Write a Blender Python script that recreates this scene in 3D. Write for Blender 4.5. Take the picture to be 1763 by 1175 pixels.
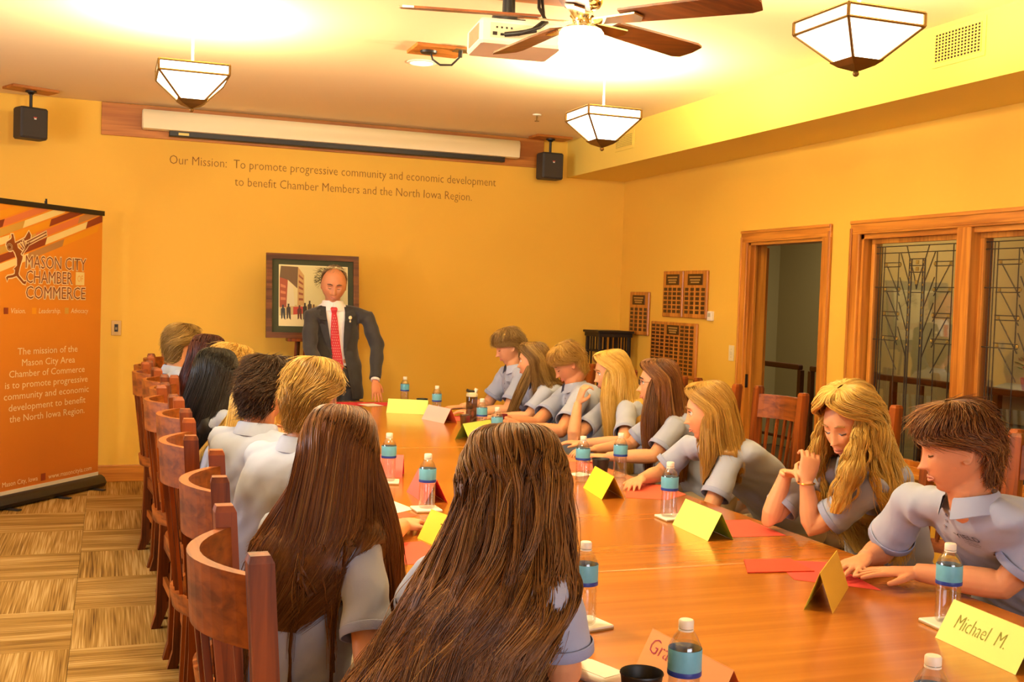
import bpy, bmesh, math, random
import numpy as np
from mathutils import Vector, Matrix
from mathutils.bvhtree import BVHTree
random.seed(7); rng = np.random.default_rng(7)
for o in list(bpy.data.objects): bpy.data.objects.remove(o)
SC = bpy.context.scene; COL = SC.collection; PI = math.pi; R = math.radians

# ------------------------------------------------------------------ camera, world, lights, exposure
cam = bpy.data.cameras.new('camera'); camo = bpy.data.objects.new('camera', cam); COL.objects.link(camo)
rt = Vector((0.93939416, -0.34122051, 0.03327422)); up = Vector((-0.01799067, 0.04785872, 0.99869208)); fw = Vector((0.34236669, 0.93876414, -0.03881942))
camo.matrix_world = Matrix(((rt.x, up.x, -fw.x, -4.441), (rt.y, up.y, -fw.y, -9.282), (rt.z, up.z, -fw.z, 1.566), (0, 0, 0, 1)))
cam.sensor_width = 36; cam.lens = 1900 / 1763 * 36; cam.clip_start = 0.02
SC.camera = camo
w = bpy.data.worlds.new('world'); SC.world = w; w.use_nodes = True
w.node_tree.nodes['Background'].inputs[0].default_value = (0.75, 0.85, 1, 1); w.node_tree.nodes['Background'].inputs[1].default_value = 0.6
SC.view_settings.view_transform = 'Standard'; SC.view_settings.look = 'None'; SC.view_settings.gamma = 1; SC.view_settings.use_curve_mapping = False
SC.view_settings.exposure = 0.10
WARM = (1.0, 0.83, 0.53)
def area(name, loc, rot, sx, sy, power, col):
    l = bpy.data.lights.new(name, 'AREA'); l.shape = 'RECTANGLE'; l.size = sx; l.size_y = sy; l.energy = power; l.color = col
    o = bpy.data.objects.new(name, l); o.location = loc; o.rotation_euler = rot; COL.objects.link(o); return o
def point(name, loc, power, col, rad=0.06):
    l = bpy.data.lights.new(name, 'POINT'); l.energy = power; l.color = col; l.shadow_soft_size = rad
    o = bpy.data.objects.new(name, l); o.location = loc; COL.objects.link(o); return o
area('daylight_left', (-7.35, -4.2, 1.75), (0, R(-90), 0), 1.4, 2.2, 110, (0.80, 0.87, 1.0))
area('daylight_behind', (-3.2, -11.9, 1.75), (R(90), 0, 0), 2.6, 1.4, 85, (0.88, 0.90, 1.0))
area('hall_fill_light', (1.7, -0.9, 2.9), (0, 0, 0), 0.5, 1.4, 38, (1.0, 0.86, 0.55))  # unseen fill added to brighten the dim hall, no fixture there

# ------------------------------------------------------------------ materials
def nt(name):
    m = bpy.data.materials.new(name); m.use_nodes = True; n = m.node_tree; return m, n, n.nodes, n.links, n.nodes['Principled BSDF']
def srgb(h):
    c = [int(h[i:i + 2], 16) / 255 for i in (0, 2, 4)]
    return tuple([x / 12.92 if x < .04045 else ((x + .055) / 1.055) ** 2.4 for x in c] + [1.0])
def mat(name, col, rough=.6, metal=0, spec=.5, emit=0, coat=0, bump=0, bscale=200, var=0, vscale=8, ecol=None, sheen=0):
    m, n, N, L, b = nt(name)
    if isinstance(col, str): col = srgb(col)
    col = tuple(col[:3]) + (1,)
    b.inputs['Base Color'].default_value = col; b.inputs['Roughness'].default_value = rough; b.inputs['Metallic'].default_value = metal
    b.inputs['Specular IOR Level'].default_value = spec; b.inputs['Coat Weight'].default_value = coat; b.inputs['Coat Roughness'].default_value = .12
    b.inputs['Sheen Weight'].default_value = sheen
    if emit: b.inputs['Emission Color'].default_value = ecol or col; b.inputs['Emission Strength'].default_value = emit
    if bump or var:
        tc = N.new('ShaderNodeTexCoord')
    if var:
        t = N.new('ShaderNodeTexNoise'); t.inputs['Scale'].default_value = vscale; t.inputs['Detail'].default_value = 4; L.new(tc.outputs['Object'], t.inputs['Vector'])
        mx = N.new('ShaderNodeMix'); mx.data_type = 'RGBA'; mx.inputs['A'].default_value = tuple(c * (1 - var) for c in col[:3]) + (1,); mx.inputs['B'].default_value = tuple(min(1, c * (1 + var)) for c in col[:3]) + (1,)
        L.new(t.outputs['Fac'], mx.inputs['Factor']); L.new(mx.outputs['Result'], b.inputs['Base Color'])
    if bump:
        t2 = N.new('ShaderNodeTexNoise'); t2.inputs['Scale'].default_value = bscale; t2.inputs['Detail'].default_value = 3; L.new(tc.outputs['Object'], t2.inputs['Vector'])
        bp = N.new('ShaderNodeBump'); bp.inputs['Strength'].default_value = bump; bp.inputs['Distance'].default_value = .002; L.new(t2.outputs['Fac'], bp.inputs['Height']); L.new(bp.outputs['Normal'], b.inputs['Normal'])
    return m
def wood(name, c1, c2, axis='Z', rough=.35, coat=.2, scale=1.0, spec=.5):
    m, n, N, L, b = nt(name)
    tc = N.new('ShaderNodeTexCoord'); mp = N.new('ShaderNodeMapping')
    s = [38 * scale] * 3; s['XYZ'.index(axis)] = 1.6 * scale; mp.inputs['Scale'].default_value = s
    L.new(tc.outputs['Object'], mp.inputs['Vector'])
    a = N.new('ShaderNodeTexNoise'); a.inputs['Scale'].default_value = 1; a.inputs['Detail'].default_value = 5; a.inputs['Distortion'].default_value = .6; L.new(mp.outputs['Vector'], a.inputs['Vector'])
    mp2 = N.new('ShaderNodeMapping'); s2 = [7 * scale] * 3; s2['XYZ'.index(axis)] = .7 * scale; mp2.inputs['Scale'].default_value = s2; L.new(tc.outputs['Object'], mp2.inputs['Vector'])
    c = N.new('ShaderNodeTexNoise'); c.inputs['Scale'].default_value = 1; c.inputs['Detail'].default_value = 2; L.new(mp2.outputs['Vector'], c.inputs['Vector'])
    ad = N.new('ShaderNodeMath'); ad.operation = 'ADD'; L.new(a.outputs['Fac'], ad.inputs[0]); L.new(c.outputs['Fac'], ad.inputs[1])
    r = N.new('ShaderNodeValToRGB'); r.color_ramp.elements[0].position = .62; r.color_ramp.elements[1].position = 1.25 if False else 1.0
    r.color_ramp.elements[0].position = .70; r.color_ramp.elements[0].color = srgb(c2); r.color_ramp.elements[1].color = srgb(c1)
    h = N.new('ShaderNodeMath'); h.operation = 'MULTIPLY'; h.inputs[1].default_value = .84; L.new(ad.outputs[0], h.inputs[0])
    L.new(h.outputs[0], r.inputs['Fac']); L.new(r.outputs['Color'], b.inputs['Base Color'])
    b.inputs['Roughness'].default_value = rough; b.inputs['Coat Weight'].default_value = coat; b.inputs['Coat Roughness'].default_value = .15; b.inputs['Specular IOR Level'].default_value = spec
    bp = N.new('ShaderNodeBump'); bp.inputs['Strength'].default_value = .15; bp.inputs['Distance'].default_value = .001; L.new(a.outputs['Fac'], bp.inputs['Height']); L.new(bp.outputs['Normal'], b.inputs['Normal'])
    return m
def clear(name, tint, refl=.10, rough=.03, edge=.5):
    m, n, N, L, b = nt(name); N.remove(b)
    tr = N.new('ShaderNodeBsdfTransparent'); tr.inputs['Color'].default_value = tint
    gl = N.new('ShaderNodeBsdfGlossy'); gl.inputs['Roughness'].default_value = rough
    lw = N.new('ShaderNodeLayerWeight'); lw.inputs['Blend'].default_value = .25
    mp = N.new('ShaderNodeMapRange'); mp.inputs['To Min'].default_value = refl; mp.inputs['To Max'].default_value = edge; L.new(lw.outputs['Facing'], mp.inputs['Value'])
    mx = N.new('ShaderNodeMixShader'); L.new(mp.outputs[0], mx.inputs[0]); L.new(tr.outputs[0], mx.inputs[1]); L.new(gl.outputs[0], mx.inputs[2])
    L.new(mx.outputs[0], N['Material Output'].inputs['Surface']); return m
def hairmat(name, cols):
    m, n, N, L, b = nt(name)
    a = N.new('ShaderNodeAttribute'); a.attribute_name = 'tone'
    r = N.new('ShaderNodeValToRGB'); e = r.color_ramp.elements
    e[0].color = srgb(cols[0]); e[1].color = srgb(cols[-1]); e[1].position = 1
    for i, c in enumerate(cols[1:-1]): k = e.new((i + 1) / (len(cols) - 1)); k.color = srgb(c)
    L.new(a.outputs['Fac'], r.inputs['Fac']); L.new(r.outputs['Color'], b.inputs['Base Color'])
    b.inputs['Roughness'].default_value = .42; b.inputs['Specular IOR Level'].default_value = .45
    return m
M = {}
M['wall'] = mat('golden_wall_paint', (0.86, 0.51, 0.060), .75, bump=.12, bscale=160, var=.04, vscale=1.2)
M['soffit'] = mat('soffit_paint', (0.88, 0.66, 0.12), .75, bump=.1, bscale=160)
M['ceil'] = mat('ceiling_paint', (0.92, 0.76, 0.44), .8, bump=.15, bscale=120)
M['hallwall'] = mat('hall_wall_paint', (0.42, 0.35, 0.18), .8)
M['oak'] = wood('oak_trim', 'D88E34', 'AA6420', 'Z'); M['oakx'] = wood('oak_trim_across', 'D88E34', 'AA6420', 'X'); M['oaky'] = wood('oak_trim_along', 'D88E34', 'AA6420', 'Y')
M['board'] = wood('oak_board', 'CC8232', 'A8621E', 'X', .5, .05)
M['chair'] = wood('chair_oak', '94460C', '3C1803', 'Z', .45, .03, spec=.35); M['chairx'] = wood('chair_oak_across', 'A05416', '642E0A', 'X', .45, .03, spec=.35)
M['seat'] = mat('dark_seat_pad', '3A2418', .5, var=.15)
M['table'] = wood('table_cherry', 'C47626', 'AE641C', 'X', .22, .45, .5)
M['tabedge'] = wood('table_edge_wood', 'B05A1A', '863C0E', 'Y', .3, .3)
M['black'] = mat('black_plastic', '1C1A18', .45); M['dark'] = mat('dark_iron', '2A211A', .5, metal=.4)
M['spk'] = mat('speaker_black', '34302A', .6, bump=.2, bscale=600)
M['white'] = mat('white_plastic', 'EDE6D2', .45); M['cream'] = mat('screen_case_cream', 'F0E2B8', .45); M['almond'] = mat('almond_plate', 'E8D8A8', .4)
M['chrome'] = mat('polished_chrome', (.9, .82, .6), .12, metal=1); M['brass'] = mat('aged_bronze', '7A5A28', .4, metal=.7)
M['frame'] = wood('walnut_frame', '7A4218', '4A240C', 'X', .45, .03, spec=.3)
M['mat_green'] = mat('green_mat_board', '3E4228', .8)
M['came'] = mat('dark_lead_came', '2E2212', .6); M['jewel'] = mat('amber_jewel_glass', '8A7038', .2, coat=.5)
M['glass'] = clear('window_glass', (.93, .92, .85, 1), .09, .02, .6)
M['pet'] = clear('clear_bottle_plastic', (.97, .97, .97, 1), .10, .06, .55); M['water'] = clear('water_clear', (.96, .97, .98, 1), .05, .02, .4)
M['smoke'] = clear('smoky_plastic', (.42, .36, .30, 1), .08, .05, .5)
M['label'] = mat('bottle_label_blue', '68B2CC', .4, var=.12, vscale=60); M['label2'] = mat('bottle_label_navy', '1F3C96', .4)
M['lampglass'] = mat('lit_lamp_glass', (1, .93, .75), .3, emit=7.5, ecol=(1, .87, .60, 1)); M['downlight'] = mat('lit_downlight', (1, .9, .8), .3, emit=5, ecol=(1, .90, .80, 1))
M['carpet'] = None
def carpet():
    m, n, N, L, b = nt('striated_carpet')
    tc = N.new('ShaderNodeTexCoord'); oi = N.new('ShaderNodeObjectInfo')
    def noise(sx, sy, det, off):
        mp = N.new('ShaderNodeMapping'); mp.inputs['Scale'].default_value = (sx, sy, 1); L.new(tc.outputs['Object'], mp.inputs['Vector'])
        cb = N.new('ShaderNodeMath'); cb.operation = 'MULTIPLY_ADD'; cb.inputs[1].default_value = 91; cb.inputs[2].default_value = off; L.new(oi.outputs['Random'], cb.inputs[0])
        xx = N.new('ShaderNodeVectorMath'); xx.operation = 'ADD'; L.new(mp.outputs[0], xx.inputs[0]); L.new(cb.outputs[0], xx.inputs[1])
        t = N.new('ShaderNodeTexNoise'); t.inputs['Scale'].default_value = 1; t.inputs['Detail'].default_value = det; L.new(xx.outputs[0], t.inputs['Vector']); return t
    a = noise(150, 2.6, 1, 0); c = noise(12, 1.2, 1, 40)
    r = N.new('ShaderNodeValToRGB'); E_ = r.color_ramp.elements; E_[0].position = .30; E_[0].color = srgb('5E401C'); E_[1].position = .64; E_[1].color = srgb('BC9A5C'); k = E_.new(.42); k.color = srgb('8A662C'); k = E_.new(.53); k.color = srgb('A07A3C')
    ad = N.new('ShaderNodeMix'); ad.inputs['Factor'].default_value = .42; L.new(a.outputs['Fac'], ad.inputs['A']); L.new(c.outputs['Fac'], ad.inputs['B'])
    L.new(ad.outputs['Result'], r.inputs['Fac']); L.new(r.outputs['Color'], b.inputs['Base Color']); b.inputs['Roughness'].default_value = .95; b.inputs['Specular IOR Level'].default_value = .1
    bp = N.new('ShaderNodeBump'); bp.inputs['Strength'].default_value = .5; bp.inputs['Distance'].default_value = .003; L.new(a.outputs['Fac'], bp.inputs['Height']); L.new(bp.outputs['Normal'], b.inputs['Normal'])
    return m
M['carpet'] = carpet()
M['polo'] = mat('pale_blue_polo', (0.37, 0.42, 0.58), .85, bump=.35, bscale=900, sheen=.15); M['polo_trim'] = mat('polo_rib_trim', (0.33, 0.38, 0.58), .85, bump=.5, bscale=700)
M['khaki'] = mat('khaki_trousers', (0.30, 0.24, 0.16), .9, bump=.3, bscale=500); M['jeans'] = mat('denim', (0.10, 0.13, 0.22), .9, bump=.4, bscale=600)
M['suit'] = mat('charcoal_suit', (0.030, 0.028, 0.030), .8, bump=.3, bscale=700, sheen=.2); M['suit2'] = mat('charcoal_lapel', (0.024, 0.022, 0.024), .7)
M['dress'] = mat('white_dress_shirt', (.85, .82, .80), .7); M['tie'] = mat('red_tie', (.55, .02, .03), .5)
M['shoe'] = mat('dark_shoe', '2A1A12', .4)
M['skin'] = mat('fair_skin', (0.74, 0.36, 0.18), .5, bump=.08, bscale=300, var=.07, vscale=25, spec=.35); M['skin2'] = mat('ruddy_skin', (0.66, 0.28, 0.13), .5, bump=.1, bscale=260, var=.08, vscale=25, spec=.35)
for s in ('skin', 'skin2'):
    b = M[s].node_tree.nodes['Principled BSDF']; b.inputs['Subsurface Weight'].default_value = .12; b.inputs['Subsurface Radius'].default_value = (.01, .004, .002)
M['lip'] = mat('lip', (0.62, 0.24, 0.15), .5); M['eye'] = mat('eye_white', (.75, .70, .62), .2); M['iris'] = mat('iris', '3A2A1A', .2)
HC = {'brown': ['2E1808', '542E0E', '704018', '8E5A24', 'C09450'], 'brown2': ['2C1808', '543010', '744818', '946226', 'C89A54'], 'blond': ['9A7030', 'C8983E', 'DCB050', 'E8C468', 'F6DC94'],
      'dblond': ['4A2E10', '7A5220', 'A47430', 'C8963F', 'E2B868'], 'black': ['060404', '0C0806', '140E0A', '201610', '3A2A1E'], 'dark': ['1A0E07', '2A180C', '3A2412', '4C3018', '6A4826'],
      'red': ['1C0A0A', '300F0E', '441A14', '582416', '763A20'], 'grey': ['5A4430', '7A6044', '947654', 'AE9068', 'C8AC80'], 'golden': ['7A5420', '9C702C', 'B48838', 'C89C48', 'E0BC70'], 'light': ['4E3818', '705024', '8C6A34', 'A68444', 'C6A468']}
for k, v in HC.items(): M['h_' + k] = hairmat('hair_' + k, v)

# ------------------------------------------------------------------ helpers
ORG = {}
def tag(o, label=None, cat=None, group=None, kind=None):
    if label: o['label'] = label
    if cat: o['category'] = cat
    if group: o['group'] = group
    if kind: o['kind'] = kind
    return o
def thing(name, label, cat, loc=(0, 0, 0), rz=0, group=None):
    o = bpy.data.objects.new(name, None); o.empty_display_size = .1; o.location = loc; o.rotation_euler = (0, 0, rz); COL.objects.link(o); ORG[o] = Vector(loc)
    return tag(o, label, cat, group)
def link(name, me, parent=None, world=False):
    o = bpy.data.objects.new(name, me); COL.objects.link(o); ORG[o] = Vector((0, 0, 0))
    if parent is not None:
        o.parent = parent
        if world: me.transform(Matrix.Translation(-ORG[parent])); ORG[o] = ORG[parent].copy()
    return o
class MB:
    def __init__(s): s.v = []; s.f = []; s.mi = []; s.cur = 0
    def add(s, vs, fs, mi=None):
        k = len(s.v); s.v += [tuple(x) for x in vs]; s.f += [tuple(i + k for i in f) for f in fs]; s.mi += [s.cur if mi is None else mi] * len(fs); return s
    def box(s, a, b, bev=0, mi=None):
        x0, y0, z0 = a; x1, y1, z1 = b
        if not bev:
            return s.add([(x0, y0, z0), (x1, y0, z0), (x1, y1, z0), (x0, y1, z0), (x0, y0, z1), (x1, y0, z1), (x1, y1, z1), (x0, y1, z1)], [(0, 3, 2, 1), (4, 5, 6, 7), (0, 1, 5, 4), (1, 2, 6, 5), (2, 3, 7, 6), (3, 0, 4, 7)], mi)
        e = min(bev, (x1 - x0) / 2.01, (y1 - y0) / 2.01, (z1 - z0) / 2.01)
        def ring(z, i): return [(x0 + i + e, y0 + i, z), (x1 - i - e, y0 + i, z), (x1 - i, y0 + i + e, z), (x1 - i, y1 - i - e, z), (x1 - i - e, y1 - i, z), (x0 + i + e, y1 - i, z), (x0 + i, y1 - i - e, z), (x0 + i, y0 + i + e, z)]
        rs = [ring(z0, e * .6), ring(z0 + e, 0), ring(z1 - e, 0), ring(z1, e * .6)]
        return s.loft(rs, True, mi)
    def loft(s, rings, caps=True, mi=None, closed=True):
        n = len(rings[0]); vs = [p for r in rings for p in r]; fs = []
        for i in range(len(rings) - 1):
            for j in range(n if closed else n - 1):
                k = (j + 1) % n; fs.append((i * n + j, i * n + k, (i + 1) * n + k, (i + 1) * n + j))
        if caps and closed: fs.append(tuple(range(n))[::-1]); fs.append(tuple((len(rings) - 1) * n + j for j in range(n)))
        return s.add(vs, fs, mi)
    def lathe(s, prof, c=(0, 0, 0), n=24, mi=None, caps=True):
        return s.loft([[(c[0] + r * math.cos(2 * PI * j / n), c[1] + r * math.sin(2 * PI * j / n), c[2] + z) for j in range(n)] for r, z in prof], caps, mi)
    def tube(s, pts, rad, n=8, mi=None, ref=None, caps=True):
        pts = [Vector(p) for p in pts]; m = len(pts)
        if not hasattr(rad, '__len__'): rad = [rad] * m
        rings = []; side = None
        for i, p in enumerate(pts):
            t = (pts[min(i + 1, m - 1)] - pts[max(i - 1, 0)]).normalized()
            if side is None:
                rf = Vector(ref) if ref is not None else (Vector((0, 0, 1)) if abs(t.z) < .9 else Vector((1, 0, 0))); side = rf.cross(t).normalized()
            side = (side - t * side.dot(t)).normalized(); u = t.cross(side)
            r = rad[i]; rx, ry = (r if hasattr(r, '__len__') else (r, r))
            rings.append([p + side * (rx * math.cos(2 * PI * j / n)) + u * (ry * math.sin(2 * PI * j / n)) for j in range(n)])
        return s.loft(rings, caps, mi)
    def prism(s, poly, f, d, mi=None):
        n = len(poly); a = [Vector(f(*p)) for p in poly]; d = Vector(d); return s.add([tuple(x) for x in a] + [tuple(x + d) for x in a], [tuple(range(n))[::-1], tuple(range(n, 2 * n))] + [(i, (i + 1) % n, n + (i + 1) % n, n + i) for i in range(n)], mi)
    def ball(s, c, r, n=12, m=8, mi=None):
        r = r if hasattr(r, '__len__') else (r, r, r)
        return s.loft([[(c[0] + r[0] * math.sin(PI * i / m) * math.cos(2 * PI * j / n), c[1] + r[1] * math.sin(PI * i / m) * math.sin(2 * PI * j / n), c[2] - r[2] * math.cos(PI * i / m)) for j in range(n)] for i in [.02] + list(range(1, m)) + [m - .02]], True, mi)
    def mesh(s, name):
        me = bpy.data.meshes.new(name); me.from_pydata(s.v, [], s.f); return me
    def build(s, name, mats, parent=None, smooth=False, world=False):
        me = s.mesh(name)
        if not isinstance(mats, (list, tuple)): mats = [mats]
        for x in mats: me.materials.append(x)
        if any(s.mi): me.polygons.foreach_set('material_index', s.mi)
        bm = bmesh.new(); bm.from_mesh(me); bmesh.ops.recalc_face_normals(bm, faces=bm.faces); bm.to_mesh(me); bm.free()
        if smooth:
            me.polygons.foreach_set('use_smooth', [True] * len(me.polygons))
            try: me.set_sharp_from_angle(angle=R(50))
            except Exception: pass
        return link(name, me, parent, world)
def structure(o): o['kind'] = 'structure'; return o
def dup(root, loc=None, rz=None, label=None, group=None):
    r = root.copy(); COL.objects.link(r)
    if loc is not None: r.location = loc
    if rz is not None: r.rotation_euler = (0, 0, rz)
    if label: r['label'] = label
    if group: r['group'] = group
    for ch in list(root.children):
        c = ch.copy(); COL.objects.link(c); c.parent = r
        for g in list(ch.children):
            d = g.copy(); COL.objects.link(d); d.parent = c
    ORG[r] = Vector(r.location); return r
def text(name, s, m, o, xd, ud, width=None, height=None, parent=None, align='CENTER', thin=0, ext=.0006, world=True, shear=0, sx=1):
    cu = bpy.data.curves.new(name, 'FONT'); cu.body = s; cu.align_x = align; cu.size = 1; cu.offset = thin; cu.shear = shear; cu.resolution_u = 2
    ob = bpy.data.objects.new(name, cu); COL.objects.link(ob); dg = bpy.context.evaluated_depsgraph_get(); me = bpy.data.meshes.new_from_object(ob.evaluated_get(dg)); bpy.data.objects.remove(ob)
    v = np.empty(len(me.vertices) * 3); me.vertices.foreach_get('co', v); v = v.reshape(-1, 3)
    w0 = np.ptp(v[:, 0]); h0 = .7
    if width is None: kx = height / h0 * sx
    else: kx = width / w0
    ky = height / h0 if height else kx
    xd = np.array(Vector(xd).normalized()); ud = np.array(Vector(ud).normalized()); nd = np.cross(xd, ud)
    P = np.array(o) + v[:, :1] * kx * xd + v[:, 1:2] * ky * ud + nd * ext
    me.vertices.foreach_set('co', P.ravel()); me.materials.clear(); me.materials.append(m); me.update()
    return link(name, me, parent, world)
# ------------------------------------------------------------------ the room
XL, YF, H, S = -7.3, -12.0, 2.996, 2.672
def sbox(name, a, b, m, bev=0): return structure(MB().box(a, b, bev).build(name, m))
fl = sbox('floor', (XL, YF, -.10), (3.0, .12, -.008), mat('carpet_backing', '5A4020', .9))
tile = MB().box((-.304, -.304, -.008), (.304, .304, 0), .002).mesh('carpet_tile'); tile.materials.append(M['carpet'])
for i in range(11):
    for j in range(20):
        cx, cy = XL + .32 + i * .609 + .27, -.30 - j * .609
        o = link('carpet_tile', tile, fl); o.location = (cx, cy, 0); o.rotation_euler = (0, 0, (PI / 2) * ((i + j) % 2) + (PI if random.random() < .5 else 0))
sbox('ceiling', (XL, YF, H), (.14, .12, H + .12), M['ceil'])
structure(MB().box((-.583, YF, S), (0, 0, H)).build('trim_1', M['soffit']))['label'] = 'boxed golden soffit along the right wall'
sbox('wall_back', (XL, 0, 0), (.14, .12, H), M['wall'])
# side wall with daylight window opening (out of frame on the left)
b = MB(); b.box((XL - .14, YF, 0), (XL, -5.3, H)); b.box((XL - .14, -3.1, 0), (XL, .12, H)); b.box((XL - .14, -5.3, 0), (XL, -3.1, 1.0)); b.box((XL - .14, -5.3, 2.5), (XL, -3.1, H))
structure(b.build('wall_left', M['wall']))
b = MB(); b.box((XL - .14, YF - .12, 0), (-4.5, YF, H)); b.box((-1.9, YF - .12, 0), (3.0, YF, H)); b.box((-4.5, YF - .12, 0), (-1.9, YF, 1.0)); b.box((-4.5, YF - .12, 2.5), (-1.9, YF, H))
structure(b.build('wall_front', M['wall']))
# right wall with door and window openings
DY0, DY1, DZ = -2.17, -3.09, 2.035
WY0, WY1, WZ0, WZ1 = -3.47, -5.38, .62, 2.04
b = MB(); b.box((0, DY0, 0), (.14, .12, H)); b.box((0, DY1, DZ), (.14, DY0, H)); b.box((0, WY0, 0), (.14, DY1, H)); b.box((0, WY1, 0), (.14, WY0, WZ0)); b.box((0, WY1, WZ1), (.14, WY0, H)); b.box((0, YF, 0), (.14, WY1, H))
structure(b.build('wall_right', M['wall']))
# hall beyond
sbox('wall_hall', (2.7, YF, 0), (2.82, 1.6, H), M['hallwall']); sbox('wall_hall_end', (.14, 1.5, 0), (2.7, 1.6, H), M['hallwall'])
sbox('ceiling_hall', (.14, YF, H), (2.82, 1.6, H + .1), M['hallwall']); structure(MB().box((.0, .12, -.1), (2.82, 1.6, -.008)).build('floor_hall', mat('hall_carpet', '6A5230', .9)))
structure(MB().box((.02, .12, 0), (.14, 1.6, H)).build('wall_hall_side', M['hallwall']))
# baseboards
def base(name, a, b_, m):
    return structure(MB().box(a, b_, .006).build(name, m))
base('baseboard_back', (XL + .002, -.018, 0), (-.02, -.001, .134), M['oakx'])
base('baseboard_right', (-.018, -2.07, 0), (-.001, -.02, .134), M['oaky']); base('baseboard_right_near', (-.018, YF, 0), (-.001, -3.20, .134), M['oaky'])
base('baseboard_left', (XL + .001, YF, 0), (XL + .018, -.02, .134), M['oaky'])
# door
def casing(parent, y0, y1, z0, z1, bottom=False, wd=.088):
    m = M['oak']
    for ya, yb in ((y0, y0 + wd), (y1 - wd, y1)):
        MB().box((-.022, ya, z0), (-.0005, yb, z1), .003).box((-.030, ya + (.002 if ya == y0 else wd - .022), z0 + .001), (-.0215, ya + (.022 if ya == y0 else wd - .002), z1 + .04), .002).build('casing', m, parent)
    MB().box((-.022, y0, z1), (-.0005, y1, z1 + wd), .004).box((-.030, y0 + .002, z1 + wd - .022), (-.0215, y1 - .002, z1 + wd - .002), .002).box((-.026, y0 + .03, z1 + .012), (-.0215, y1 - .03, z1 + .022), .002).build('casing', M['oaky'], parent)
    if bottom: MB().box((-.045, y0 - .02, z0 - .03), (-.0005, y1 + .02, z0), .005).build('sill', M['oaky'], parent)
d1 = bpy.data.objects.new('door_1', None); COL.objects.link(d1); structure(d1); ORG[d1] = Vector((0, 0, 0)); d1['label'] = 'oak cased doorway in the right wall with door standing open into the hall'
casing(d1, DY1 - .085, DY0 + .085, 0, DZ)
MB().box((-.001, DY0 - .02, 0), (.14, DY0 - .001, DZ)).box((.035, DY0 - .034, 0), (.05, DY0 - .018, DZ)).build('jamb', M['oak'], d1)
MB().box((-.001, DY1 + .001, 0), (.14, DY1 + .02, DZ)).build('jamb', M['oak'], d1); MB().box((-.001, DY1, DZ - .02), (.14, DY0, DZ - .001)).build('jamb', M['oaky'], d1)
leaf = MB().box((.15, DY0 + .02, .01), (.19, DY0 + .88, DZ - .03), .003).build('door_leaf', M['oak'], d1)
MB().tube([(.19, DY0 + .80, .99), (.24, DY0 + .80, .99)], .010, 8).tube([(.24, DY0 + .80, .99), (.24, DY0 + .70, .99)], .009, 8).build('lever_handle', M['dark'], leaf)
MB().box((-.004, DY0 - .0245, .96), (.02, DY0 - .0195, 1.06), .002).build('strike_plate', M['dark'], d1)
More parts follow.
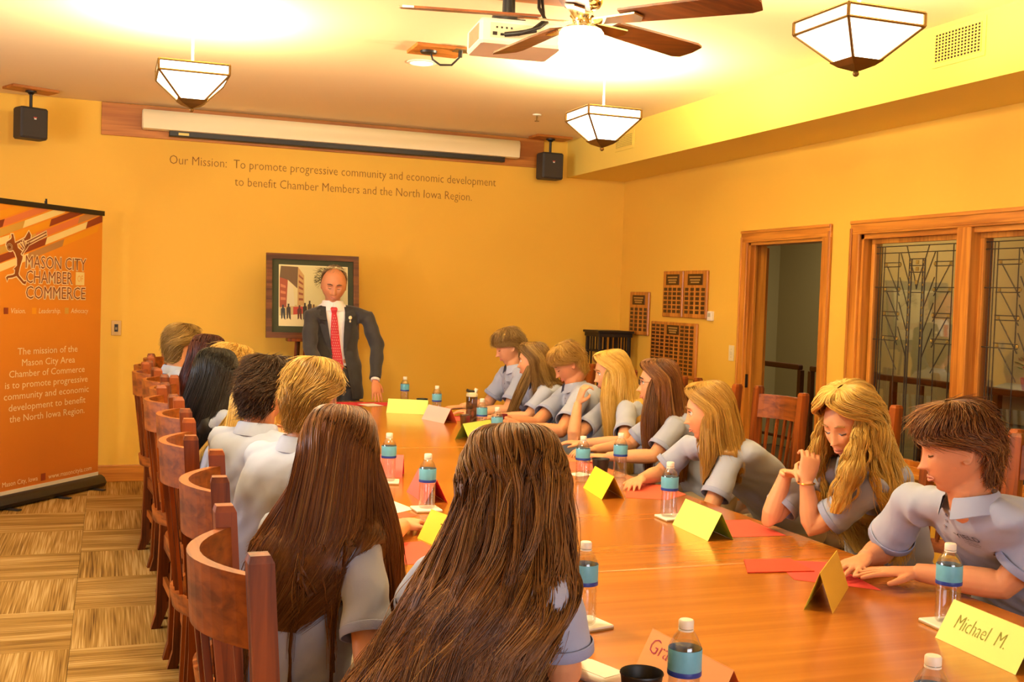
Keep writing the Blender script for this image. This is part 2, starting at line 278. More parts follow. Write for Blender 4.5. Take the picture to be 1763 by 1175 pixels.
# leaded window
w1 = bpy.data.objects.new('window_1', None); COL.objects.link(w1); structure(w1); ORG[w1] = Vector((0, 0, 0)); w1['label'] = 'pair of oak framed leaded glass panels with stepped chevron pattern'
casing(w1, WY1 - .085, WY0 + .085, WZ0, WZ1, True)
MB().box((-.001, WY0 - .03, WZ0), (.14, WY0 - .001, WZ1)).build('jamb', M['oak'], w1); MB().box((-.001, WY1 + .001, WZ0), (.14, WY1 + .03, WZ1)).build('jamb', M['oak'], w1)
MB().box((-.001, WY1, WZ1 - .03), (.14, WY0, WZ1 - .001)).build('jamb', M['oaky'], w1); MB().box((-.001, WY1, WZ0), (.14, WY0, WZ0 + .03)).build('jamb', M['oaky'], w1)
ym = -4.385; MB().box((-.024, ym - .055, WZ0), (.14, ym + .055, WZ1), .004).build('mullion', M['oak'], w1)
def pane(ya, yb):   # ya > yb
    W = ya - yb; zt = WZ1 - .06; zb = WZ0 + .06; x = .06
    fr = MB()
    for a, b_ in (((x - .018, yb - .03, zb - .03), (x + .018, ya + .03, zb)), ((x - .018, yb - .03, zt), (x + .018, ya + .03, zt + .03)), ((x - .018, yb - .03, zb), (x + .018, yb, zt)), ((x - .018, ya, zb), (x + .018, ya + .03, zt))): fr.box(a, b_, .003)
    fr.build('sash', M['oak'], w1)
    g = MB().box((x - .002, yb, zb), (x + .002, ya, zt)).build('window_pane', M['glass'], w1)
    c = MB(); jw = MB()
    def ln(u0, v0, u1, v1, r=.0034): c.tube([(x, ya - u0 * W, zt - v0), (x, ya - u1 * W, zt - v1)], (r, r), 6)
    def jl(u, v, s=.011): jw.box((x - .005, ya - u * W - s, zt - v - s), (x + .005, ya - u * W + s, zt - v + s), .003)
    hgt = zt - zb
    for u in (.045, .075, .105, .895, .925, .955): ln(u, .02, u, hgt)
    for u, t in ((.41, .1), (.435, .1), (.565, .1), (.59, .1)): ln(u, t, u, hgt, .0045)
    for v in (.02, .06): ln(.0, v, 1, v)
    for v in (.12, .145, .27, .295, .42, .445, .57, .595):
        ln(.10, v, .30, v); ln(.70, v, .90, v)
    for v in (.27, .595, .93, 1.25): ln(0, v, .105, v); ln(.895, v, 1, v)
    for k in range(4):
        v = .12 + k * .15
        ln(.30, v - .06, .41, v + .12); ln(.70, v - .06, .59, v + .12); ln(.14, v + .02, .30, v + .20); ln(.86, v + .02, .70, v + .20)
        for u in (.13, .30, .70, .87): jl(u, v + .012, .009)
    ln(.30, .745, .30, hgt, .003) if False else None
    ln(.27, .60, .27, hgt, .0032); ln(.73, .60, .73, hgt, .0032); ln(.28, .06, .28, .60, .0032); ln(.72, .06, .72, .60, .0032)
    for v in (.1, .14, .18, .30): ln(.41, v, .59, v)
    ln(.41, .1, .47, .2); ln(.59, .1, .53, .2); ln(.47, .2, .5, .28); ln(.53, .2, .5, .28); ln(.37, .02, .41, .1); ln(.63, .02, .59, .1)
    for k in range(12):
        jl(.4225, .12 + k * .045, .007); jl(.5775, .12 + k * .045, .007)
    for v in (.12, .16, .24): jl(.5, v, .012)
    c.build('leading', M['came'], g); jw.build('jewel_glass', M['jewel'], g)
pane(-3.55, ym + .085); pane(ym - .085, WY1 + .065)
# stair railing in the hall
def railing(name, label, y0, y1, x=1.1, top=1.08):
    t = thing(name, label, 'railing', (x, (y0 + y1) / 2, 0))
    MB().box((x - .025, y1, top - .045), (x + .025, y0, top), .008).build('handrail', M['railing'], t, world=True)
    n = max(1, round((y0 - y1) / .95))
    for i in range(n + 1):
        y = y0 + (y1 - y0) * i / n; MB().box((x - .022, y - .022, 0), (x + .022, y + .022, top - .045), .003).build('post', M['railing'], t, world=True)
    for z in (.12, .42, .72): MB().box((x - .012, y1, z), (x + .012, y0, z + .025), .003).build('cross_rail', M['railing'], t, world=True)
    for i in range(n):
        y = y0 + (y1 - y0) * (i + .3) / n; MB().box((x - .012, y - .012, .14), (x + .012, y + .012, top - .05), .002).build('baluster', M['railing'], t, world=True)
M['railing'] = mat('brown_railing', '5A3414', .45)
railing('stair_railing', 'brown hall railing seen through the open doorway', -.45, -1.30)
railing('stair_railing', 'long brown hall railing seen through the leaded glass', -1.45, -5.6)
t = thing('wall_shelf', 'grey stepped ledge shelf on the hall wall seen through the right glass panel', 'shelf', (2.55, -3.2, .0))
for z in (.35, .62, .9): MB().box((2.42, -4.2, z), (2.699, -1.5, z + .03), .004).build('shelf_board', mat('ledge_grey', '6A6448', .7), t, world=True)
for y in (-4.15, -1.55): MB().box((2.44, y - .02, 0), (2.699, y + .02, .9), .003).build('side_panel', M['hallwall'], t, world=True)
pm = mat('red_poinsettia', 'C01818', .5); lm = mat('leaf_green', '5A7A3A', .6)
for i, y in enumerate((-2.35, -2.9)):
    t = thing('potted_plant', ['small red flowering plant on the hall ledge nearer the doorway', 'small red flowering plant on the hall ledge farther right'][i], 'plant', (2.55, y, .93))
    MB().lathe([(.05, 0), (.07, .12), (.075, .13), (.06, .125)], (2.55, y, .93), 16).build('pot', mat('red_foil', 'B01818', .35), t, True, True)
    p = MB(); q = MB()
    for k in range(40):
        a = random.uniform(0, 2 * PI); r_ = random.uniform(.02, .12); z = 1.08 + random.uniform(0, .16); c = Vector((2.55 + r_ * math.cos(a), y + r_ * math.sin(a), z)); d = Vector((math.cos(a), math.sin(a), .3)).normalized(); sd = Vector((-math.sin(a), math.cos(a), 0))
        (p if k % 2 else q).add([c - d * .0, c + d * .03 + sd * .018, c + d * .07, c + d * .03 - sd * .018], [(0, 1, 2, 3)])
    p.build('flowers', pm, t, world=True)['kind'] = 'stuff'; q.build('leaves', lm, t, world=True)['kind'] = 'stuff'

# ------------------------------------------------------------------ ceiling fittings
def pendant(x, y, zt, zb, hw, label, rz, power):
    t = thing('ceiling_lamp', label, 'lamp', (x, y, zt), 0, 'stained glass ceiling lamps')
    Rz = Matrix.Rotation(rz, 3, 'Z')
    def C(sx, sy, k, z): v = Rz @ Vector((sx * k, sy * k, 0)); return (x + v.x, y + v.y, z)
    sg = [(-1, -1), (1, -1), (1, 1), (-1, 1)]; z1 = zt - .05; kb = .055
    for i in range(4):
        a, b_ = sg[i], sg[(i + 1) % 4]
        MB().add([C(*a, hw, zt), C(*b_, hw, zt), C(*b_, hw, z1), C(*a, hw, z1)], [(0, 1, 2, 3)]).build('upper_pane', M['lampglass'], t, world=True)
        MB().add([C(*a, hw, z1 - .004), C(*b_, hw, z1 - .004), C(*b_, kb, zb + .02), C(*a, kb, zb + .02)], [(0, 1, 2, 3)]).build('shade_pane', M['lampglass'], t, world=True)
    f = MB()
    for i in range(4):
        a, b_ = sg[i], sg[(i + 1) % 4]
        for k, z in ((hw + .004, zt), (hw + .004, z1)): f.tube([C(*a, k, z), C(*b_, k, z)], .0065, 6)
        f.tube([C(*a, hw + .004, zt), C(*a, hw + .004, z1)], .0075, 6); f.tube([C(*a, hw + .004, z1), C(*a, kb + .004, zb + .02)], .0065, 6)
    f.build('frame', M['brass'], t, world=True)
    MB().loft([[C(a, b_, kb + .02, zb + .025) for a, b_ in sg], [C(a, b_, kb - .005, zb + .005) for a, b_ in sg], [C(a, b_, .012, zb - .012) for a, b_ in sg]]).ball((x, y, zb - .022), .013).build('finial', M['brass'], t, world=True)
    MB().tube([(x, y, zb), (x, y, H)], .006, 8).lathe([(.05, 0), (.05, -.012), (.015, -.02)], (x, y, H), 20).build('stem', M['white'], t, True, True)
    point('lamp_bulb', (x, y, zt - .005), power, WARM, .05)
pendant(-4.06, -3.21, 2.715, 2.52, .17, 'square tapered glass ceiling lamp above the left chairs', 0, 125)
pendant(-1.69, -3.2, 2.70, 2.50, .165, 'square tapered glass ceiling lamp near the right corner speaker', 0, 125)
pendant(-1.69, -5.6, 2.715, 2.52, .172, 'square tapered glass ceiling lamp nearest the camera over the right side of table', 0, 125)
point('lamp_bulb', (-4.06, -5.9, 2.70), 125, WARM, .1)  # point light alone, no lamp is built around it
# ceiling fan with light drum
fx, fy = -2.83, -5.5
t = thing('ceiling_fan', 'brown bladed ceiling fan with chrome motor and lit drum light', 'fan', (fx, fy, 2.6))
MB().lathe([(.06, .396), (.075, .38), (.03, .34), (.014, .33), (.014, .30), (.05, .29), (.074, .26), (.076, .06), (.066, .045), (.04, .04)], (fx, fy, 2.6), 32).build('motor_housing', M['chrome'], t, True, True)
MB().lathe([(.03, .045), (.04, .03), (.045, .01), (.035, .0), (.035, -.02), (.06, -.03), (.075, -.04)], (fx, fy, 2.6), 28).build('light_fitter', M['chrome'], t, True, True)
MB().lathe([(.072, -.04), (.082, -.05), (.084, -.09), (.078, -.125), (.05, -.14)], (fx, fy, 2.6), 28).build('glass_drum', M['lampglass'], t, True, True)
bl = wood('fan_blade_walnut', '7E4418', '562A0C', 'X', .4, .1)
for i in range(5):
    a = R(-48 + 72 * i); ca, sa = math.cos(a), math.sin(a)
    def T(u, v, z): z = z - v * .20; return (fx + u * ca - v * sa, fy + u * sa + v * ca, 2.60 + z)
    poly = [(.16, -.05), (.30, -.058), (.62, -.068), (.66, -.055), (.67, 0), (.66, .055), (.62, .068), (.30, .058), (.16, .05)]
    b = MB(); b.add([T(u, v, .004) for u, v in poly] + [T(u, v, -.004) for u, v in poly], [tuple(range(9)), tuple(range(9, 18))[::-1]] + [(k, (k + 1) % 9, 9 + (k + 1) % 9, 9 + k) for k in range(9)])
    bo = b.build('blade', bl, t, world=True)
    MB().add([T(.05, -.02, -.008), T(.22, -.035, -.008), T(.24, 0, -.008), T(.22, .035, -.008), T(.05, .02, -.008), T(.05, -.02, -.014), T(.22, -.035, -.014), T(.24, 0, -.014), T(.22, .035, -.014), T(.05, .02, -.014)], [(0, 1, 2, 3, 4), (9, 8, 7, 6, 5)] + [(k, (k + 1) % 5, 5 + (k + 1) % 5, 5 + k) for k in range(5)]).build('blade_bracket', M['chrome'], bo, world=True)
point('fan_bulb', (fx, fy, 2.40), 14, WARM, .07)
# projector
px, py, pz = -2.735, -4.50, 2.685
t = thing('projector', 'white ceiling projector with cables hanging near the fan', 'projector', (px, py, pz), R(-6))
b = MB().box((-.19, -.15, 0), (.19, .15, .11), .012).build('body', M['white'], t)
MB().box((-.145, -.1515, .025), (.10, -.1495, .09), .0005).build('connector_panel', mat('panel_cream', 'D8CEB0', .5), t)
s = MB()
for k in range(4): s.box((-.12 + .022 * k, -.154, .066), (-.112 + .022 * k, -.151, .074))
for x0, x1, z0, z1 in ((-.135, -.115, .035, .05), (-.10, -.085, .035, .045), (-.07, -.06, .035, .05), (.05, .08, .035, .05)): s.box((x0, -.154, z0), (x1, -.151, z1))
s.build('sockets', M['black'], t)
v = MB()
for k in range(12): v.box((-.193, -.12 + k * .018, .02), (-.1895, -.112 + k * .018, .09))
v.build('side_vent', mat('vent_shadow', 'A89A78', .7), t)
MB().tube([(-.05, -.155, .045), (.0, -.20, .05), (.06, -.21, .07), (.10, -.19, .10), (.08, -.12, .18), (.09, -.08, .29)], .008, 8).tube([(-.02, -.155, .045), (.03, -.20, .06), (.09, -.18, .11), (.10, -.11, .19), (.10, -.07, .29)], .007, 8).tube([(-.08, -.155, .04), (-.03, -.19, .042), (.05, -.20, .06)], .011, 8).build('cables', M['black'], t, True)
MB().lathe([(.075, .0), (.08, .03), (.075, .05), (.03, .055), (.028, .185), (.06, .19)], (-.03, 0, .11), 20).build('mount', M['black'], t, True)
MB().box((-.16, -.22, .272), (.30, .16, .294), .003).build('mount_board', M['board'], t)
# cable plate on ceiling
t = thing('ceiling_outlet', 'wooden ceiling plate with black cable looping to an outlet', 'outlet', (-2.70, -3.05, H))
MB().box((-2.84, -3.17, H - .02), (-2.54, -2.93, H - .0005), .003).build('plate_board', M['board'], t, world=True)
MB().box((-2.62, -3.20, H - .026), (-2.50, -3.12, H - .0195), .002).build('cover_plate', mat('steel_plate', '8A7A5A', .3, metal=.8), t, world=True)
MB().lathe([(.05, 0), (.045, -.012), (.02, -.016)], (-2.74, -3.05, H - .02), 18).build('grommet', M['black'], t, True, True)
MB().tube([(-2.73, -3.06, H - .03), (-2.72, -3.07, H - .07), (-2.68, -3.09, H - .10), (-2.62, -3.12, H - .10), (-2.585, -3.15, H - .06), (-2.58, -3.16, H - .03)], .006, 8).tube([(-2.58, -3.16, H - .02), (-2.582, -3.16, H - .06)], .013, 8).build('cable', M['black'], t, True, True)
t = thing('recessed_light', 'round lit recessed ceiling light beside the wooden cable plate', 'light', (-2.67, -2.64, H))
MB().lathe([(.068, 0), (.068, -.004), (.0, -.006)], (-2.67, -2.64, H), 28).build('lens', M['downlight'], t, True, True)
MB().loft([[((-2.67 + r * math.cos(a * PI / 14)), -2.64 + r * math.sin(a * PI / 14), H - z) for a in range(28)] for r, z in ((.069, .004), (.072, .008), (.09, .004), (.092, 0))], False).build('trim_ring', M['white'], t, True, True)
l = bpy.data.lights.new('downlight_spot', 'SPOT'); l.energy = 25; l.color = (1, .9, .75); l.spot_size = R(80); l.spot_blend = .6; l.shadow_soft_size = .05; lo = bpy.data.objects.new('downlight_spot', l); lo.location = (-2.67, -2.64, H - .03); COL.objects.link(lo)
t = thing('sprinkler', 'small white ceiling sprinkler head near the right speaker', 'sprinkler', (-1.36, -1.23, H))
MB().lathe([(.035, 0), (.033, -.008), (.012, -.012)], (-1.36, -1.23, H), 18).build('escutcheon', M['white'], t, True, True)
MB().tube([(-1.36, -1.23, H - .01), (-1.36, -1.23, H - .05)], .006, 8).lathe([(.018, -.05), (.018, -.053), (.004, -.055)], (-1.36, -1.23, H), 14).build('head', M['brass'], t, True, True)
# speakers
def speaker(x, y, yaw, label, rod=.14):
    t = thing('speaker', label, 'speaker', (x, y, 2.62), R(yaw))
    MB().box((-.10, -.075, 0), (.10, .075, .23), .012).build('cabinet', M['spk'], t)
    MB().box((-.088, -.082, .012), (.088, -.0745, .218), .003).build('grille', mat('speaker_grille', '3C3630', .8, bump=.6, bscale=900), t)
    MB().box((-.012, -.0845, .15), (.012, -.0815, .158)).build('badge', mat('badge_red', 'B84030', .4), t); MB().box((-.008, -.0845, .140), (.008, -.0815, .149)).build('badge', M['white'], t)
    MB().tube([(0, 0, .23), (0, 0, .36)], .012, 8).lathe([(.04, .345), (.04, .356), (.015, .33)], (0, 0, 0), 16).build('mount_pole', M['black'], t, True)
    MB().box((-.17, -.10, .356), (.17, .10, .3755), .003).build('mount_board', M['board'], t)
speaker(-.83, -.20, 4, 'black wall corner speaker hung by the soffit on the right'); speaker(-5.02, -.33, 26, 'black speaker hung from ceiling board above the banner')
# projection screen on its board
t = thing('projection_screen', 'cream rolled projection screen case mounted on a wooden board', 'screen', (-2.66, -.1, 2.75))
MB().box((-4.534, -.022, 2.738), (-.82, -.0005, 2.992), .003).build('backing_board', M['board'], t, world=True)
MB().loft([[(x, -.145 + .006 * a, 2.80 + .004 * a), (x, -.15 + .006 * a, 2.90), (x, -.125, 2.948 - .004 * a), (x, -.06, 2.953 - .006 * a), (x, -.023, 2.95 - .006 * a), (x, -.023, 2.80 + .006 * a), (x, -.06, 2.795 + .006 * a), (x, -.12, 2.795 + .006 * a)] for x, a in ((-4.235, 3), (-4.225, 0), (-1.095, 0), (-1.085, 3))]).build('screen_case', M['cream'], t, True, True)
MB().box((-4.03, -.12, 2.755), (-1.22, -.05, 2.797), .004).build('weight_bar', M['black'], t, world=True)
MB().box((-3.96, -.1225, 2.765), (-3.88, -.1195, 2.785)).build('sticker', mat('yellow_sticker', 'E8D070', .5), t, world=True)
# grilles on the soffit
def grille(y0, y1, z0, z1, nx, nz, label):
    t = thing('air_vent', label, 'vent', (-.59, (y0 + y1) / 2, z0)); x = -.583
    MB().box((x - .006, y0, z0), (x - .0005, y1, z1), .002).build('plate', M['soffit'], t, world=True)
    MB().box((x - .0075, y0 + .025, z0 + .025), (x - .0055, y1 - .025, z1 - .025)).build('duct_shade', mat('duct_shadow', '1E1204', .9), t, world=True)  # flat dark sheet, the shade behind the grid is put into its colour
    a, b_, c, d = y0 + .025, y1 - .025, z0 + .025, z1 - .025
    for k in range(nx + 1): y = a + (b_ - a) * k / nx; MB().box((x - .012, y - .0025, c), (x - .007, y + .0025, d)).build('bar', M['soffit'], t, world=True)
    for k in range(nz + 1): z = c + (d - c) * k / nz; MB().box((x - .0115, a, z - .0025), (x - .0068, b_, z + .0025)).build('bar', M['soffit'], t, world=True)
grille(-5.09, -4.73, 2.785, 2.975, 14, 9, 'tan grid air vent high on the soffit near the right lamp')
grille(-1.37, -1.02, 2.785, 2.93, 14, 7, 'tan air vent on the soffit near the back corner')
# ------------------------------------------------------------------ wall items
M['ink'] = mat('brown_lettering', '8A5A20', .7)
t = thing('wall_lettering', 'brown mission statement lettering across the back wall', 'lettering', (-2.6, -.002, 2.48))
text('text_line', 'Our Mission:  To promote progressive community and economic development', M['ink'], (-2.64, -.0012, 2.549), (1, 0, 0), (0, 0, 1), width=2.76, parent=t, height=.072, thin=-.012)
text('text_line', 'to benefit Chamber Members and the North Iowa Region.', M['ink'], (-2.49, -.0012, 2.408), (1, 0, 0), (0, 0, 1), width=2.03, parent=t, height=.072, thin=-.012)
def plate(name, label, cat, o, xd, wd, ht, m, extra=None):
    t = thing(name, label, cat, o); xd = Vector(xd); n = xd.cross(Vector((0, 0, 1)))   # n points out of the wall
    def bx(u0, u1, z0, z1, d0, d1):
        ps = [Vector(o) + xd * u + n * d + Vector((0, 0, z)) for u in (u0, u1) for d in (d0, d1) for z in (z0, z1)]
        return [tuple(min(p[i] for p in ps) for i in range(3)), tuple(max(p[i] for p in ps) for i in range(3))]
    MB().box(*bx(-wd / 2, wd / 2, -ht / 2, ht / 2, .0005, .007), bev=.002).build('plate', m, t, world=True)
    if extra == 'toggle':
        MB().box(*bx(-.006, .006, -.012, .012, .0065, .018), bev=.002).build('toggle', m, t, world=True); MB().box(*bx(-.002, .002, .028, .032, .0065, .0085)).box(*bx(-.002, .002, -.032, -.028, .0065, .0085)).build('screws', M['brass'], t, world=True)
    if extra == 'dark': MB().box(*bx(-.014, .014, -.03, .03, .0065, .012), bev=.002).build('rocker', M['black'], t, world=True); MB().box(*bx(-.008, .008, -.014, .006, .0115, .015), bev=.001).build('rocker_key', mat('grey_key', '8A7A5A', .5), t, world=True)
    if extra == 'outlet':
        for dz in (.024, -.024):
            f = MB().box(*bx(-.016, .016, dz - .014, dz + .014, .0065, .010), bev=.003).build('socket', m, t, world=True)
            MB().box(*bx(-.008, -.005, dz - .006, dz + .006, .0095, .0105)).box(*bx(.005, .008, dz - .005, dz + .005, .0095, .0105)).build('slots', M['black'], f, world=True)
    return t
X1 = (1, 0, 0); Y1 = (0, -1, 0)
plate('light_switch', 'bronze control switch plate on the back wall by the banner', 'switch', (-4.395, 0, 1.226), X1, .075, .118, mat('bronze_plate', 'C09A58', .35, metal=.5), 'dark')
plate('wall_outlet', 'cream double outlet low on the back wall by the chairs', 'outlet', (-4.12, 0, .304), X1, .072, .118, M['almond'], 'outlet')
plate('light_switch', 'cream toggle switch plate beside the door casing', 'switch', (0, -1.985, 1.204), Y1, .072, .118, M['almond'], 'toggle')
t = thing('thermostat', 'small white sensor box on the right wall between plaques and door', 'thermostat', (0, -1.67, 1.478))
MB().box((-.028, -1.705, 1.44), (-.0005, -1.637, 1.515), .004).build('case', M['white'], t, world=True); MB().box((-.0295, -1.69, 1.47), (-.0275, -1.652, 1.50), .0005).build('window', mat('lcd_grey', 'B8B49A', .3), t, world=True)
# plaques on right wall
M['plaque'] = wood('plaque_oak', 'D89038', 'B06A20', 'Z', .4, .2); M['plq'] = mat('dark_brass_plate', '4A2C10', .3, metal=.3); M['plqt'] = mat('engraved_gold', 'B08A48', .4)
def plaque(y0, y1, z0, z1, label, grid, head, group='award plaques on the right wall'):
    t = thing('award_plaque', label, 'plaque', (-.002, (y0 + y1) / 2, (z0 + z1) / 2), 0, group)
    MB().box((-.022, y1, z0), (-.0005, y0, z1), .006).build('board', M['plaque'], t, world=True)
    h = MB().box((-.025, head[1], head[2]), (-.0215, head[0], head[3]), .001).build('title_plate', M['plq'], t, world=True)
    hz = (head[3] - head[2]); q = MB()
    for k, f in enumerate((.72, .46, .24)): q.box((-.0258, head[1] + (.12 + .05 * k) * (head[0] - head[1]), head[2] + hz * f - .006), (-.0249, head[0] - (.12 + .05 * k) * (head[0] - head[1]), head[2] + hz * f + .006))
    q.build('engraving', M['plqt'], h, world=True)
    me = None
    for (gy, gz, w_, h_) in grid:
        if me is None:
            me = MB().box((-.0015, -w_ / 2, -h_ / 2), (.0015, w_ / 2, h_ / 2), .0006).mesh('name_plate'); me.materials.append(M['plq'])
        o = link('name_plate', me, t); o.location = Vector((-.0232, gy, gz)) - ORG[t]
def g4(y0, y1, zt, zb):
    return [(y0 - .055 - k * (y0 - y1 - .11) / 3, zt - j * (zt - zb) / 5,   .054, .026) for k in range(4) for j in range(6)]
plaque(-.24, -.615, 1.275, 1.66, 'small oak award plaque nearest the room corner', g4(-.24, -.615, 1.505, 1.325), (-.30, -.545, 1.545, 1.63))
plaque(-.87, -1.215, 1.452, 1.838, 'left one of two matching oak award plaques hung side by side', g4(-.87, -1.215, 1.685, 1.50), (-.93, -1.155, 1.72, 1.81))
plaque(-1.235, -1.61, 1.452, 1.838, 'right one of two matching oak award plaques hung side by side', g4(-1.235, -1.61, 1.685, 1.50), (-1.30, -1.545, 1.72, 1.81))
gr = []
for i in range(9):
    for j in range(13):
        if 3 <= i <= 5 and j < 3: continue
        gr.append((-.73 - i * .0805 - (.012 if i > 2 else 0) - (.012 if i > 5 else 0), 1.375 - j * .0315, .056, .022))
plaque(-.675, -1.475, .955, 1.41, 'large oak award plaque with rows of small dark name plates', gr, (-.975, -1.185, 1.305, 1.385))
# corner plant stand
t = thing('corner_stand', 'tall black slatted stand in the room corner', 'stand', (-.24, -.30, 0)); a, b_, c, d = -.40, -.09, -.44, -.14
MB().box((a - .02, c - .02, 1.285), (b_ + .02, d + .02, 1.305), .003).build('top', M['dark'], t, world=True); MB().box((a - .008, c - .008, 1.25), (b_ + .008, d + .008, 1.285), .003).build('apron', M['dark'], t, world=True)
for x in (a, b_ - .03):
    for y in (c, d - .03): MB().box((x, y, 0), (x + .03, y + .03, 1.25), .003).build('leg', M['dark'], t, world=True)
for y in (c + .008, d - .02):
    for k in range(4): MB().box((a + .065 + k * .055, y, 1.13), (a + .077 + k * .055, y + .012, 1.25)).build('slat', M['dark'], t, world=True)
    MB().box((a + .03, y, 1.115), (b_ - .03, y + .012, 1.13)).build('rail', M['dark'], t, world=True); MB().box((a + .03, y, .25), (b_ - .03, y + .012, .27)).build('rail', M['dark'], t, world=True)
    for x in (a + .05, b_ - .062): MB().box((x, y, .27), (x + .01, y + .012, 1.115)).build('slat', M['dark'], t, world=True)
for x in (a + .008, b_ - .02):
    for k in range(3): MB().box((x, c + .08 + k * .06, 1.13), (x + .012, c + .092 + k * .06, 1.25)).build('slat', M['dark'], t, world=True)
    MB().box((x, c + .03, 1.115), (x + .012, d - .03, 1.13)).build('rail', M['dark'], t, world=True); MB().box((x, c + .03, .25), (x + .012, d - .03, .27)).build('rail', M['dark'], t, world=True)
MB().box((a + .02, c + .02, .25), (b_ - .02, d - .02, .265)).build('shelf', M['dark'], t, world=True)
# easel and framed print (leaning)
t = thing('easel', 'wooden easel holding the framed street print behind the standing man', 'easel', (-2.93, -.35, 0))
eo = M['chair']
for x in (-3.09, -2.77): MB().tube([(x, -.50, 0), (x + (.10 if x < -2.93 else -.10), -.30, 1.72)], .022, 4).build('front_leg', eo, t, world=True)
MB().tube([(-2.93, -.05, 0), (-2.93, -.26, 1.66)], .018, 4).build('rear_leg', eo, t, world=True)
MB().box((-3.12, -.50, 1.165), (-2.74, -.37, 1.19), .003).build('ledge', eo, t, world=True); MB().box((-3.06, -.455, .62), (-2.80, -.43, .67), .003).build('cross_bar', eo, t, world=True); MB().box((-2.99, -.32, 1.62), (-2.87, -.28, 1.68), .003).build('cross_bar', eo, t, world=True)
t = thing('framed_print', 'framed street scene print in green mat and walnut frame on the easel', 'picture', (-2.92, -.42, 1.19))
fr0, fr1, fz0, fz1, fy0, fy1 = -3.29, -2.55, 1.192, 1.862, -.475, -.375
def FP(x, z, d=0): k = (z - fz0) / (fz1 - fz0); return (x, fy0 + (fy1 - fy0) * k - d, z)
def fslab(x0, x1, z0, z1, d0, d1): return MB().add([FP(x0, z0, d1), FP(x1, z0, d1), FP(x1, z1, d1), FP(x0, z1, d1), FP(x0, z0, d0), FP(x1, z0, d0), FP(x1, z1, d0), FP(x0, z1, d0)], [(0, 1, 2, 3), (7, 6, 5, 4), (0, 4, 5, 1), (1, 5, 6, 2), (2, 6, 7, 3), (3, 7, 4, 0)])
fslab(fr0, fr1, fz0, fz1, -.008, .002).build('backing', M['black'], t, world=True)
for x0, x1, z0, z1 in ((fr0, fr1, fz1 - .045, fz1), (fr0, fr1, fz0, fz0 + .045), (fr0, fr0 + .045, fz0 + .045, fz1 - .045), (fr1 - .045, fr1, fz0 + .045, fz1 - .045)): fslab(x0, x1, z0, z1, .0, .022).build('frame_rail', M['frame'], t, world=True)
fslab(fr0 + .045, fr1 - .045, fz0 + .045, fz1 - .045, .002, .006).build('mat_board', M['mat_green'], t, world=True)
u0, u1, v0, v1 = fr0 + .105, fr1 - .095, fz0 + .10, fz1 - .095
pr = fslab(u0, u1, v0, v1, .006, .008).build('print', mat('print_sky', 'D8CC90', .6), t, world=True)
def PQ(poly, col, dd=.0085):
    return MB().add([FP(u0 + u * (u1 - u0), v0 + v * (v1 - v0), dd) for u, v in poly], [tuple(range(len(poly)))]).build('print_shape', mat('print_' + col, col, .6), pr, world=True)
fslab(u0 - .006, u1 + .006, v0 - .006, v1 + .006, .005, .0065).build('mat_edge', mat('cream_edge', 'F0E4B0', .6), t, world=True)
PQ([(0, 0), (1, 0), (1, .18), (.6, .22), (0, .16)], 'E8D8A0', .0084); PQ([(0, .12), (1, .14), (1, .34), (0, .34)], 'C8AC70', .0082)
PQ([(0, .3), (.1, .3), (.12, .76), (0, .80)], '9A4A2C'); PQ([(.1, .32), (.22, .32), (.2, .66), (.12, .74)], 'D8CCA0'); PQ([(.0, .8), (.12, .76), (.22, .66), (.26, .62), (.27, .98), (.02, .99)], '6A5030', .0086)
PQ([(.26, .34), (.36, .34), (.36, .84), (.27, .98)], 'C09858'); PQ([(.2, .18), (.34, .2), (.34, .32), (.2, .31)], 'B84030', .009)
for k in range(5): PQ([(.28, .42 + k * .1), (.345, .42 + k * .085), (.345, .455 + k * .085), (.28, .46 + k * .1)], '8A4A28', .0088)
for k in range(3): PQ([(.015, .42 + k * .11), (.09, .42 + k * .1), (.09, .46 + k * .1), (.015, .47 + k * .11)], 'C87A50', .0088)
for x, h_, c in ((.05, .34, '2A3038'), (.13, .36, '3A2E26'), (.37, .38, '2E2A22'), (.44, .42, '4A3A28'), (.50, .36, '6A4A2A'), (.29, .34, '5A2E20')):
    PQ([(x - .025, .1), (x - .005, .12), (x, .22), (x + .01, .12), (x + .035, .09), (x + .03, h_ - .06), (x + .012, h_ - .05), (x + .014, h_), (x - .012, h_), (x - .012, h_ - .05), (x - .03, h_ - .07)], c, .0095)
tr = MB()
def branch(u, v, a, l, d):
    u2, v2 = u + l * math.cos(a), v + l * math.sin(a) * 1.2; w_ = .003 * (d + 1)
    u2 = min(.98, max(.36, u2)); v2 = min(.98, max(.3, v2)); tr.add([FP(u0 + x * (u1 - u0), v0 + y * (v1 - v0), .0092) for x, y in ((u, v - w_), (u2, v2 - w_ * .6), (u2, v2 + w_ * .6), (u, v + w_))], [(0, 1, 2, 3)])
    if d > 0:
        for k in (-.5, .1, .55): branch(u2, v2, a + k + random.uniform(-.2, .2), l * .72, d - 1)
branch(.92, .62, 2.5, .16, 4); branch(.9, .3, 1.6, .3, 3); tr.build('print_tree', mat('print_tree', '5A5030', .6), pr, world=True)
